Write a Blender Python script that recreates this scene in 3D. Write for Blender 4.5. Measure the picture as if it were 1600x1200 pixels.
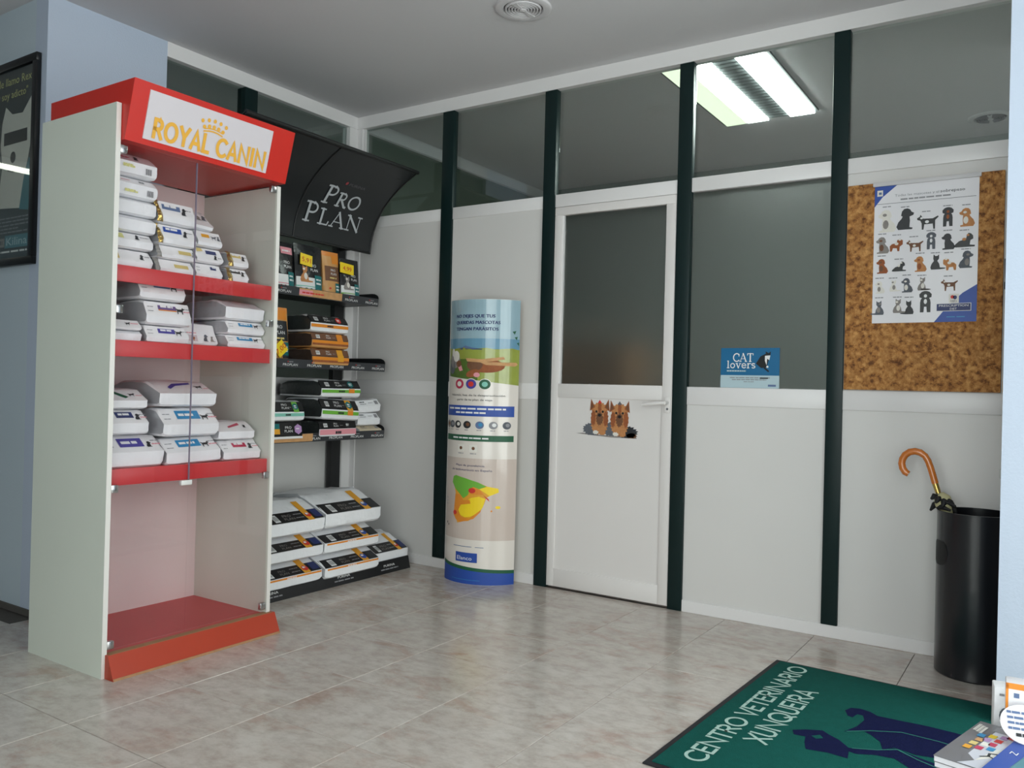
import bpy, bmesh, math, random
from mathutils import Vector, Matrix, noise as mnoise
from math import pi, sin, cos, radians

S = bpy.context.scene
COL = S.collection
for o in list(bpy.data.objects):
    bpy.data.objects.remove(o)

# ------------------------------------------------------------------ camera
def camera():
    yaw, pit, rol = 0.5840465, 0.0042713, 0.0255189
    f = Vector((-sin(yaw)*cos(pit), cos(yaw)*cos(pit), sin(pit)))
    r = f.cross(Vector((0, 0, 1))).normalized()
    u = r.cross(f)
    r2 = cos(rol)*r + sin(rol)*u
    u2 = -sin(rol)*r + cos(rol)*u
    cd = bpy.data.cameras.new('camera')
    cd.sensor_fit = 'HORIZONTAL'
    cd.sensor_width = 36
    cd.lens = 1301.35/1600*36
    cd.clip_start = 0.02
    o = bpy.data.objects.new('camera', cd)
    COL.objects.link(o)
    M = Matrix((r2, u2, -f)).transposed().to_4x4()
    M.translation = Vector((3.6948, -3.7742, 1.0448))
    o.matrix_world = M
    S.camera = o
camera()

# ------------------------------------------------------------------ world, light, exposure
W = bpy.data.worlds.new('overcast_sky')
S.world = W
W.use_nodes = True
bg = W.node_tree.nodes['Background']
bg.inputs[0].default_value = (1.0, 0.99, 0.985, 1)
bg.inputs[1].default_value = 6.0
def area(name, loc, rot, sx, sy, power, col, portal=False):
    ld = bpy.data.lights.new(name, 'AREA')
    ld.shape = 'RECTANGLE'; ld.size = sx; ld.size_y = sy
    ld.energy = power; ld.color = col
    if portal:
        ld.cycles.is_portal = True
    o = bpy.data.objects.new(name, ld)
    COL.objects.link(o)
    o.location = loc; o.rotation_euler = rot
    return o
# portals in the glazed opening of the shopfront (it only guides the sky light in)
area('storefront_portal', (5.22, -2.1, 1.35), (0, radians(90), 0), 2.4, 2.8, 1, (1, 1, 1), True)
area('front_window_portal', (3.7, -5.50, 1.35), (radians(90), 0, 0), 2.6, 2.4, 1, (1, 1, 1), True)
S.view_settings.view_transform = 'Standard'
S.view_settings.look = 'None'
S.view_settings.exposure = 0.02
S.view_settings.gamma = 1.0
S.view_settings.use_curve_mapping = False
S.cycles.max_bounces = 10
S.cycles.diffuse_bounces = 5
S.cycles.glossy_bounces = 4
S.cycles.transmission_bounces = 8
S.cycles.transparent_max_bounces = 16
S.cycles.caustics_reflective = False
S.cycles.caustics_refractive = False
S.cycles.use_denoising = True

# ------------------------------------------------------------------ materials
def lin(c):
    c = c/255.0
    return c/12.92 if c <= 0.04045 else ((c+0.055)/1.055)**2.4
def L3(rgb):
    return (lin(rgb[0]), lin(rgb[1]), lin(rgb[2]), 1.0)
_M = {}
def mat(key, rgb, rough=0.5, metal=0.0, var=0.05, scale=6.0, bump=0.0, bscale=80.0, spec=0.5, coat=0.0, bdist=0.01):
    """a principled surface whose colour wavers with a noise and that may carry a fine bump"""
    if key in _M:
        return _M[key]
    m = bpy.data.materials.new(key)
    m.use_nodes = True
    nt = m.node_tree; N = nt.nodes; K = nt.links
    b = N['Principled BSDF']
    tc = N.new('ShaderNodeTexCoord')
    nz = N.new('ShaderNodeTexNoise')
    nz.inputs['Scale'].default_value = scale
    nz.inputs['Detail'].default_value = 3
    K.new(tc.outputs['Object'], nz.inputs['Vector'])
    mr = N.new('ShaderNodeMapRange')
    mr.inputs['To Min'].default_value = 1-var
    mr.inputs['To Max'].default_value = 1+var
    K.new(nz.outputs['Fac'], mr.inputs['Value'])
    mx = N.new('ShaderNodeVectorMath'); mx.operation = 'SCALE'
    mx.inputs[0].default_value = L3(rgb)[:3]
    K.new(mr.outputs['Result'], mx.inputs['Scale'])
    K.new(mx.outputs['Vector'], b.inputs['Base Color'])
    b.inputs['Roughness'].default_value = rough
    b.inputs['Metallic'].default_value = metal
    b.inputs['Specular IOR Level'].default_value = spec
    b.inputs['Coat Weight'].default_value = coat
    b.inputs['Coat Roughness'].default_value = 0.05
    if bump:
        n2 = N.new('ShaderNodeTexNoise')
        n2.inputs['Scale'].default_value = bscale
        n2.inputs['Detail'].default_value = 2
        K.new(tc.outputs['Object'], n2.inputs['Vector'])
        bp = N.new('ShaderNodeBump')
        bp.inputs['Strength'].default_value = bump
        bp.inputs['Distance'].default_value = bdist
        K.new(n2.outputs['Fac'], bp.inputs['Height'])
        K.new(bp.outputs['Normal'], b.inputs['Normal'])
    _M[key] = m
    return m
def emit(key, rgb, strength):
    m = bpy.data.materials.new(key); m.use_nodes = True
    b = m.node_tree.nodes['Principled BSDF']
    b.inputs['Base Color'].default_value = (0.8, 0.8, 0.8, 1)
    b.inputs['Emission Color'].default_value = L3(rgb)
    b.inputs['Emission Strength'].default_value = strength
    _M[key] = m
    return m
def clear_glass(key, tint, rough=0.0, ior=1.5):
    m = bpy.data.materials.new(key); m.use_nodes = True
    nt = m.node_tree; N = nt.nodes; K = nt.links
    N.remove(N['Principled BSDF'])
    out = N['Material Output']
    fr = N.new('ShaderNodeFresnel')
    ge = N.new('ShaderNodeNewGeometry'); io = N.new('ShaderNodeMix'); io.data_type = 'FLOAT'
    io.inputs[2].default_value = ior; io.inputs[3].default_value = 1/ior      # a pane bends no light, so both its faces reflect alike
    K.new(ge.outputs['Backfacing'], io.inputs[0]); K.new(io.outputs[0], fr.inputs['IOR'])
    t = N.new('ShaderNodeBsdfTransparent'); t.inputs[0].default_value = (*tint, 1)
    g = N.new('ShaderNodeBsdfGlossy'); g.inputs['Roughness'].default_value = rough
    mx = N.new('ShaderNodeMixShader')
    K.new(fr.outputs[0], mx.inputs[0]); K.new(t.outputs[0], mx.inputs[1]); K.new(g.outputs[0], mx.inputs[2])
    K.new(mx.outputs[0], out.inputs[0])
    _M[key] = m
    return m

# names of the plain materials
mat('panel_white', (214, 212, 210), 0.45, var=0.02, scale=3)
mat('profile_white', (226, 224, 224), 0.35, var=0.02)
mat('post_green', (11, 33, 33), 0.4, var=0.08, spec=0.3)
mat('paint_ceiling', (205, 204, 206), 0.9, var=0.015, scale=2, bump=0.05, bscale=60)
mat('paint_blue', (186, 199, 208), 0.85, var=0.02, scale=3, bump=0.25, bscale=120, bdist=0.003)
mat('paint_pillar', (183, 194, 211), 0.85, var=0.02, scale=3, bump=0.25, bscale=120, bdist=0.003)
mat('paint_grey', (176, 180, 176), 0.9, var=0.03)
mat('paint_dimmed', (92, 102, 92), 0.9, var=0.03)  # back-room left wall, darkened in its colour so the corner transom looks dim
mat('paint_half_dimmed', (132, 138, 134), 0.9, var=0.03)  # rear wall colour lowered as well, dimming the view through the transoms
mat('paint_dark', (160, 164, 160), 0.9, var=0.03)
mat('grout', (84, 80, 76), 0.9, var=0.1, scale=30)
mat('concrete', (120, 118, 116), 0.9, var=0.1, scale=4)
mat('shadow_gap', (40, 42, 42), 0.8)
mat('laminate_pale', (212, 217, 206), 0.4, var=0.02)
mat('laminate_edge', (214, 211, 206), 0.4, var=0.02)
mat('laminate_inside', (224, 206, 205), 0.4, var=0.02)
mat('red_lacquer', (196, 40, 30), 0.35, var=0.04)
mat('red_shelf', (200, 52, 56), 0.4, var=0.04)
mat('orange_red', (166, 56, 32), 0.35, var=0.05)
mat('raw_edge', (160, 118, 84), 0.8, var=0.2, scale=40)
mat('sign_white', (206, 199, 204), 0.4, var=0.01)
mat('logo_gold', (226, 168, 58), 0.45, var=0.06, scale=30)
mat('chrome', (190, 190, 190), 0.22, 1.0, var=0.03)
mat('clip_plastic', (214, 212, 210), 0.3)
mat('bag_white', (236, 237, 240), 0.34, var=0.03, bump=0.7, bscale=26, bdist=0.006)
mat('bag_face', (236, 235, 236), 0.32, var=0.03, bump=0.28, bscale=24, bdist=0.004)
mat('bag_grey', (176, 178, 182), 0.3, var=0.12, scale=12, bump=0.5, bscale=22, bdist=0.008)
mat('bag_pink', (205, 188, 192), 0.4, var=0.04)
mat('bag_cream', (210, 196, 170), 0.45, var=0.05)
mat('bag_black', (24, 25, 28), 0.25, var=0.2, scale=14, bump=0.45, bscale=24, bdist=0.006)
mat('bag_charcoal', (52, 56, 56), 0.32, var=0.25, scale=14, bump=0.6, bscale=20, bdist=0.01)
mat('bag_brown', (70, 56, 50), 0.32, var=0.2, scale=14, bump=0.5, bscale=20, bdist=0.008)
mat('bag_tan', (206, 152, 92), 0.36, var=0.12, scale=10, bump=0.35, bscale=24, bdist=0.006)
mat('bag_orange', (222, 136, 58), 0.36, var=0.12, scale=10, bump=0.35, bscale=24, bdist=0.006)
mat('gold_foil', (196, 168, 96), 0.22, 0.85, var=0.35, scale=40, bump=0.9, bscale=45, bdist=0.02)
mat('grey_seam', (140, 138, 134), 0.5, var=0.1)
mat('rack_black', (22, 23, 25), 0.45, var=0.1)
mat('canopy_black', (27, 30, 32), 0.3, var=0.06, scale=3)
mat('canopy_seam', (12, 13, 14), 0.4)
mat('letter_silver', (176, 180, 184), 0.4, var=0.04)
mat('letter_dimred', (150, 60, 66), 0.5)
mat('letter_dimgrey', (92, 90, 94), 0.5)
mat('lip_grey', (52, 54, 58), 0.4, var=0.06)
mat('white_ink', (232, 232, 232), 0.5, var=0.02)
mat('grey_ink', (140, 140, 144), 0.5, var=0.05)
mat('dark_ink', (40, 42, 46), 0.5, var=0.1)
mat('black_ink', (18, 18, 20), 0.4, var=0.1)
mat('navy_ink', (36, 48, 100), 0.5)
mat('blue_ink', (36, 74, 160), 0.45)
mat('sky_ink', (48, 136, 186), 0.45)
mat('slate_ink', (92, 112, 150), 0.5)
mat('purple_ink', (110, 88, 140), 0.5)
mat('lilac_ink', (178, 140, 190), 0.5)
mat('violet_ink', (74, 66, 150), 0.5)
mat('crimson_ink', (186, 50, 82), 0.5)
mat('red_ink', (206, 52, 44), 0.5)
mat('pink_ink', (226, 150, 160), 0.5)
mat('orange_ink', (226, 138, 40), 0.5)
mat('amber_ink', (226, 160, 44), 0.45)
mat('yellow_ink', (246, 212, 30), 0.5)
mat('palegold_ink', (212, 190, 120), 0.5)
mat('paleyellow_ink', (216, 214, 140), 0.5)
mat('green_ink', (110, 176, 60), 0.5)
mat('mint_ink', (130, 196, 180), 0.5)
mat('teal_ink', (20, 110, 112), 0.45)
mat('darkgreen_ink', (24, 88, 58), 0.5)
mat('tan_ink', (198, 150, 100), 0.6, var=0.25, scale=40)
mat('brown_ink', (112, 74, 50), 0.6, var=0.25, scale=40)
mat('rust_ink', (150, 84, 46), 0.7, var=0.3, scale=60)
mat('fur_tan', (190, 130, 80), 0.7, var=0.3, scale=70)
mat('fur_grey', (92, 96, 104), 0.7, var=0.3, scale=70)
mat('fur_pale', (226, 222, 214), 0.7, var=0.06, scale=50)
mat('fur_mid', (140, 134, 130), 0.7, var=0.2, scale=60)
mat('cat_card_blue', (14, 100, 146), 0.4, var=0.03)
mat('cat_card_pale', (176, 198, 206), 0.45, var=0.02)
mat('plastic_black', (20, 22, 27), 0.28, var=0.1, coat=0.2)
mat('plastic_hole', (8, 9, 11), 0.6)
mat('varnished_cane', (200, 112, 38), 0.25, var=0.22, scale=9, coat=0.6)
mat('brass', (214, 186, 110), 0.25, 1.0, var=0.05)
mat('umbrella_cloth', (190, 184, 142), 0.8, var=0.1, scale=20)
mat('strap_black', (18, 18, 20), 0.7)
mat('pole_wood', (126, 98, 66), 0.55, var=0.25, scale=14)
mat('pole_white', (206, 208, 204), 0.4)
mat('mat_green', (24, 92, 84), 0.95, var=0.14, scale=50, bump=0.9, bscale=420, bdist=0.004, spec=0.1)
mat('mat_rubber', (34, 33, 38), 0.8, var=0.1, bump=0.4, bscale=200, bdist=0.002)
mat('mat_letter', (176, 206, 196), 0.95, var=0.12, scale=60, bump=0.8, bscale=420, bdist=0.003, spec=0.1)
mat('mat_navy', (20, 26, 66), 0.95, var=0.15, scale=50, bump=0.8, bscale=420, bdist=0.003, spec=0.1)
mat('mat_green_line', (58, 122, 112), 0.95, var=0.1, spec=0.1)
mat('standee_white', (226, 218, 210), 0.22, var=0.01, coat=0.4)
mat('standee_beige', (206, 190, 180), 0.22, var=0.02, coat=0.4)
mat('sky_haze', (150, 178, 190), 0.22, var=0.1, scale=5, coat=0.4)
mat('sky_deep', (104, 150, 176), 0.22, var=0.08, scale=5, coat=0.4)
mat('grass_light', (150, 160, 70), 0.22, var=0.2, scale=14, coat=0.4)
mat('grass_dark', (84, 110, 48), 0.22, var=0.25, scale=14, coat=0.4)
mat('paper_white', (230, 228, 232), 0.35, var=0.01, coat=0.15)
mat('poster_dark', (44, 52, 54), 0.3, var=0.12, scale=6)
mat('poster_teal', (72, 128, 140), 0.4, var=0.15, scale=10)
mat('frame_black', (14, 16, 18), 0.35)
mat('page_white', (214, 214, 220), 0.6, var=0.05, scale=90)
mat('cover_grey', (112, 112, 116), 0.3, var=0.2, scale=14, coat=0.3)
mat('cover_pale', (206, 208, 218), 0.3, var=0.06, scale=20, coat=0.3)
mat('table_dark', (46, 42, 40), 0.5, var=0.15, scale=10)
mat('vent_white', (206, 204, 206), 0.5, var=0.02)
mat('vent_dark', (96, 96, 100), 0.7)
mat('vent_slot', (62, 62, 64), 0.8)
mat('louvre', (92, 98, 98), 0.5)
mat('door_white', (224, 220, 218), 0.38, var=0.015)
mat('glass_edge', (128, 118, 136), 0.3)
mat('wood_mid', (150, 112, 78), 0.6, var=0.2, scale=5)
emit('tube_white', (255, 255, 250), 48)
emit('tube_ghost_image', (240, 250, 214), 1.6)
emit('tube_front', (250, 255, 240), 6.0)
emit('tube_side_added', (250, 255, 240), 22.0)
clear_glass('glass_transom', (0.78, 0.84, 0.83), ior=1.75)
clear_glass('glass_door', (0.965, 0.955, 0.96), ior=1.42)
clear_glass('glass_window', (0.93, 0.97, 0.96))
clear_glass('picture_glass', (0.95, 0.97, 0.96), ior=1.5)

def frosted():
    m = bpy.data.materials.new('frosted_glass'); m.use_nodes = True
    b = m.node_tree.nodes['Principled BSDF']
    b.inputs['Base Color'].default_value = (0.34, 0.39, 0.385, 1)
    b.inputs['Roughness'].default_value = 0.5
    b.inputs['Transmission Weight'].default_value = 1.0
    b.inputs['IOR'].default_value = 1.35
    _M['frosted_glass'] = m
frosted()

def tile_material():
    m = bpy.data.materials.new('floor_tile_marble'); m.use_nodes = True
    nt = m.node_tree; N = nt.nodes; K = nt.links
    b = N['Principled BSDF']
    tc = N.new('ShaderNodeTexCoord'); oi = N.new('ShaderNodeObjectInfo')
    mp = N.new('ShaderNodeMapping'); mp.inputs['Scale'].default_value = (1.0, 1.5, 1)
    mul = N.new('ShaderNodeMath'); mul.operation = 'MULTIPLY'; mul.inputs[1].default_value = 37.0
    K.new(oi.outputs['Random'], mul.inputs[0])
    ad = N.new('ShaderNodeVectorMath'); ad.operation = 'ADD'
    cx = N.new('ShaderNodeCombineXYZ')
    K.new(mul.outputs[0], cx.inputs[0]); K.new(mul.outputs[0], cx.inputs[2])
    K.new(tc.outputs['Object'], ad.inputs[0]); K.new(cx.outputs[0], ad.inputs[1])
    K.new(ad.outputs[0], mp.inputs['Vector'])
    n1 = N.new('ShaderNodeTexNoise'); n1.inputs['Scale'].default_value = 4; n1.inputs['Detail'].default_value = 7; n1.inputs['Roughness'].default_value = 0.65; n1.inputs['Distortion'].default_value = 0.8
    n2 = N.new('ShaderNodeTexNoise'); n2.inputs['Scale'].default_value = 16; n2.inputs['Detail'].default_value = 6; n2.inputs['Roughness'].default_value = 0.7
    K.new(mp.outputs[0], n1.inputs['Vector']); K.new(mp.outputs[0], n2.inputs['Vector'])
    r1 = N.new('ShaderNodeValToRGB')
    e = r1.color_ramp.elements
    e[0].position = 0.33; e[0].color = L3((186, 167, 156))
    e[1].position = 0.62; e[1].color = L3((203, 196, 189))
    k = e.new(0.46); k.color = L3((196, 187, 179))
    K.new(n1.outputs['Fac'], r1.inputs[0])
    r2 = N.new('ShaderNodeValToRGB')
    e = r2.color_ramp.elements
    e[0].position = 0.30; e[0].color = L3((205, 196, 190))
    e[1].position = 0.58; e[1].color = (1, 1, 1, 1)
    K.new(n2.outputs['Fac'], r2.inputs[0])
    mx = N.new('ShaderNodeMix'); mx.data_type = 'RGBA'; mx.blend_type = 'MULTIPLY'
    mx.inputs[0].default_value = 0.6
    K.new(r1.outputs[0], mx.inputs[6]); K.new(r2.outputs[0], mx.inputs[7])
    K.new(mx.outputs[2], b.inputs['Base Color'])
    b.inputs['Roughness'].default_value = 0.17
    b.inputs['Specular IOR Level'].default_value = 0.45
    mr = N.new('ShaderNodeMapRange'); mr.inputs['To Min'].default_value = 0.12; mr.inputs['To Max'].default_value = 0.26
    K.new(n2.outputs['Fac'], mr.inputs['Value']); K.new(mr.outputs[0], b.inputs['Roughness'])
    _M['floor_tile'] = m
tile_material()
def cork_material():
    m = bpy.data.materials.new('cork'); m.use_nodes = True
    nt = m.node_tree; N = nt.nodes; K = nt.links
    b = N['Principled BSDF']
    tc = N.new('ShaderNodeTexCoord')
    n1 = N.new('ShaderNodeTexNoise'); n1.inputs['Scale'].default_value = 46; n1.inputs['Detail'].default_value = 4; n1.inputs['Roughness'].default_value = 0.7
    v = N.new('ShaderNodeTexVoronoi'); v.inputs['Scale'].default_value = 60
    ad = N.new('ShaderNodeVectorMath'); ad.operation = 'ADD'
    sc = N.new('ShaderNodeVectorMath'); sc.operation = 'SCALE'; sc.inputs['Scale'].default_value = 0.05
    K.new(tc.outputs['Object'], n1.inputs['Vector'])
    K.new(n1.outputs['Color'], sc.inputs[0]); K.new(tc.outputs['Object'], ad.inputs[0]); K.new(sc.outputs[0], ad.inputs[1])
    K.new(ad.outputs[0], v.inputs['Vector'])
    r = N.new('ShaderNodeValToRGB'); e = r.color_ramp.elements
    e[0].position = 0.36; e[0].color = L3((112, 70, 36))
    e[1].position = 0.66; e[1].color = L3((214, 162, 98))
    k = e.new(0.48); k.color = L3((180, 124, 66))
    K.new(n1.outputs['Fac'], r.inputs[0])
    mx = N.new('ShaderNodeMix'); mx.data_type = 'RGBA'; mx.blend_type = 'MULTIPLY'; mx.inputs[0].default_value = 0.45
    sep = N.new('ShaderNodeValToRGB'); e = sep.color_ramp.elements
    e[0].color = L3((150, 120, 96)); e[1].color = (1, 1, 1, 1)
    sx = N.new('ShaderNodeSeparateColor'); K.new(v.outputs['Color'], sx.inputs[0]); K.new(sx.outputs[0], sep.inputs[0])
    K.new(r.outputs[0], mx.inputs[6]); K.new(sep.outputs[0], mx.inputs[7])
    K.new(mx.outputs[2], b.inputs['Base Color'])
    b.inputs['Roughness'].default_value = 0.85
    bp = N.new('ShaderNodeBump'); bp.inputs['Strength'].default_value = 0.4; bp.inputs['Distance'].default_value = 0.004
    K.new(n1.outputs['Fac'], bp.inputs['Height']); K.new(bp.outputs['Normal'], b.inputs['Normal'])
    _M['cork'] = m
cork_material()

# ------------------------------------------------------------------ mesh helpers
class MB:
    """collects faces of several materials and links them as ONE mesh object"""
    def __init__(s):
        s.v = []; s.f = []; s.m = []; s.names = []
    def mi(s, name):
        if name not in s.names:
            s.names.append(name)
        return s.names.index(name)
    def face(s, pts, m):
        i = len(s.v); s.v += [tuple(p) for p in pts]
        s.f.append(tuple(range(i, i+len(pts)))); s.m.append(s.mi(m))
    def mesh(s, verts, faces, m):
        i = len(s.v); s.v += [tuple(p) for p in verts]
        k = s.mi(m) if isinstance(m, str) else None
        for n, f in enumerate(faces):
            s.f.append(tuple(i+j for j in f)); s.m.append(k if k is not None else s.mi(m[n]))
    def box(s, x0, y0, z0, x1, y1, z1, m):
        vs = [(x, y, z) for x in (x0, x1) for y in (y0, y1) for z in (z0, z1)]
        s.mesh(vs, [(0, 1, 3, 2), (4, 6, 7, 5), (0, 4, 5, 1), (2, 3, 7, 6), (0, 2, 6, 4), (1, 5, 7, 3)], m)
    def bbox(s, x0, y0, z0, x1, y1, z1, m, r=0.004, seg=2):
        """box with rounded edges"""
        bm = bmesh.new()
        bmesh.ops.create_cube(bm, size=1)
        for v in bm.verts:
            v.co = ((x0+x1)/2+v.co.x*(x1-x0), (y0+y1)/2+v.co.y*(y1-y0), (z0+z1)/2+v.co.z*(z1-z0))
        bmesh.ops.bevel(bm, geom=list(bm.edges), offset=min(r, .45*min(x1-x0, y1-y0, z1-z0)), segments=seg, affect='EDGES', profile=0.5)
        bm.verts.index_update()
        s.mesh([v.co[:] for v in bm.verts], [[v.index for v in f.verts] for f in bm.faces], m)
        bm.free()
    def prism(s, prof, a0, a1, axis, m, caps=True, msides=None):
        """profile polygon (p,q) extruded along an axis: axis 'x' -> (y,z), 'y' -> (x,z), 'z' -> (x,y)"""
        def P(p, a):
            return {'x': (a, p[0], p[1]), 'y': (p[0], a, p[1]), 'z': (p[0], p[1], a)}[axis]
        n = len(prof)
        vs = [P(p, a0) for p in prof]+[P(p, a1) for p in prof]
        fs = [(i, (i+1) % n, n+(i+1) % n, n+i) for i in range(n)]
        s.mesh(vs, fs, msides or m)
        if caps:
            s.face(vs[:n][::-1], m); s.face(vs[n:], m)
    def lathe(s, prof, cx, cy, m, seg=40, close=False):
        """(radius, z) profile turned about the vertical"""
        vs = []; fs = []; n = len(prof)
        for k in range(seg):
            a = 2*pi*k/seg
            vs += [(cx+r*cos(a), cy+r*sin(a), z) for r, z in prof]
        for k in range(seg):
            b = ((k+1) % seg)*n; a = k*n
            for i in range(n-1 if not close else n):
                j = (i+1) % n
                fs.append((a+i, b+i, b+j, a+j))
        s.mesh(vs, fs, m)
    def tube(s, pts, rad, m, seg=10, caps=True):
        pts = [Vector(p) for p in pts]
        n = len(pts)
        rad = rad if isinstance(rad, (list, tuple)) else [rad]*n
        vs = []; fs = []
        up = None
        for i, p in enumerate(pts):
            t = (pts[min(i+1, n-1)]-pts[max(i-1, 0)]).normalized()
            if up is None:
                up = t.orthogonal().normalized()
            up = (up-t*up.dot(t)).normalized()
            w = t.cross(up)
            for k in range(seg):
                a = 2*pi*k/seg
                vs.append(p+(up*cos(a)+w*sin(a))*rad[i])
        for i in range(n-1):
            for k in range(seg):
                k2 = (k+1) % seg
                fs.append((i*seg+k, i*seg+k2, (i+1)*seg+k2, (i+1)*seg+k))
        if caps:
            fs.append(tuple(range(seg))[::-1]); fs.append(tuple((n-1)*seg+k for k in range(seg)))
        s.mesh(vs, fs, m)
    def data(s, name, smooth=None):
        me = bpy.data.meshes.new(name)
        me.from_pydata(s.v, [], s.f)
        for n in s.names:
            me.materials.append(_M[n])
        me.polygons.foreach_set('material_index', s.m)
        if smooth is not None:
            bm = bmesh.new(); bm.from_mesh(me)
            bmesh.ops.remove_doubles(bm, verts=bm.verts, dist=1e-5)
            bmesh.ops.recalc_face_normals(bm, faces=bm.faces)
            bm.to_mesh(me); bm.free()
            me.polygons.foreach_set('use_smooth', [True]*len(me.polygons))
            me.set_sharp_from_angle(angle=radians(smooth))
        me.update()
        return me
    def build(s, name, parent=None, smooth=None):
        return link(name, s.data(name, smooth), parent)
def link(name, me, parent=None):
    o = bpy.data.objects.new(name, me); COL.objects.link(o)
    if parent is not None:
        o.parent = parent
    return o
def thing(name, label, cat, loc=(0, 0, 0), rz=0.0, group=None):
    o = bpy.data.objects.new(name, None); COL.objects.link(o)
    o.empty_display_size = 0.05
    o.location = loc; o.rotation_euler = (0, 0, rz)
    return tag(o, label, cat, group)
def tag(o, label, cat, group=None):
    o['label'] = label; o['category'] = cat
    if group:
        o['group'] = group
    return o
def struct(o):
    o['kind'] = 'structure'
    return o
def sroot(name, loc=(0, 0, 0)):
    o = bpy.data.objects.new(name, None); COL.objects.link(o)
    o.location = loc; o.empty_display_size = 0.05
    return struct(o)
def one(name, mk, parent=None, smooth=None):
    b = MB(); mk(b); return b.build(name, parent, smooth)
def pbox(name, parent, m, *c, r=0.0):
    b = MB()
    if r: b.bbox(*c, m, r=r)
    else: b.box(*c, m)
    return b.build(name, parent, smooth=40 if r else None)
def sbox(name, m, *c):
    return struct(pbox(name, None, m, *c))

# ------------------------------------------------------------------ flat print and lettering
_T = {}
def text_mesh(s):
    """outline of a text, cap height about 0.7, as flat verts and faces"""
    if s not in _T:
        cu = bpy.data.curves.new('text', 'FONT'); cu.body = s; cu.resolution_u = 2
        o = bpy.data.objects.new('text', cu); COL.objects.link(o)
        bpy.context.view_layer.update()
        ev = o.evaluated_get(bpy.context.evaluated_depsgraph_get())
        me = ev.to_mesh()
        vs = [(v.co.x, v.co.y) for v in me.vertices]; fs = [tuple(p.vertices) for p in me.polygons]
        ev.to_mesh_clear()
        bpy.data.objects.remove(o); bpy.data.curves.remove(cu)
        _T[s] = (vs, fs, min(v[0] for v in vs), max(v[0] for v in vs))
    return _T[s]
def arc(cx, cy, rx, ry, a0, a1, n=10):
    return [(cx+rx*cos(radians(a0+(a1-a0)*i/n)), cy+ry*sin(radians(a0+(a1-a0)*i/n))) for i in range(n+1)]
# sans stroke letters: (width, [(polyline, weight)])
SANS = {
 'R': (.62, [[(.06, 0), (.06, 1), (.32, 1)]+arc(.32, .74, .24, .26, 90, -90)+[(.06, .48)], [(.3, .48), (.6, 0)]]),
 'O': (.92, [arc(.46, .5, .42, .5, 0, 360, 22)]),
 'Y': (.7, [[(.02, 1), (.35, .46), (.35, 0)], [(.68, 1), (.35, .46)]]),
 'A': (.74, [[(.03, 0), (.37, 1), (.71, 0)], [(.15, .3), (.59, .3)]]),
 'L': (.5, [[(.06, 1), (.06, 0), (.48, 0)]]),
 'C': (.78, [arc(.46, .5, .42, .5, 48, 312, 18)]),
 'N': (.84, [[(.06, 0), (.06, 1), (.78, 0), (.78, 1)]]),
 'I': (.20, [[(.10, 0), (.10, 1)]]),
 'E': (.52, [[(.5, 1), (.06, 1), (.06, 0), (.5, 0)], [(.06, .52), (.42, .52)]]),
 'T': (.6, [[(.02, 1), (.58, 1)], [(.3, 1), (.3, 0)]]),
 'V': (.66, [[(.02, 1), (.33, 0), (.64, 1)]]),
 'X': (.62, [[(.02, 1), (.6, 0)], [(.6, 1), (.02, 0)]]),
 'U': (.62, [[(.06, 1), (.06, .18), (.2, 0), (.42, 0), (.56, .18), (.56, 1)]]),
 'Q': (.92, [arc(.46, .5, .42, .5, 0, 360, 22), [(.55, .28), (.88, -.08)]]),
 ' ': (.22, [])}
t_, n_ = .40, .55
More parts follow.
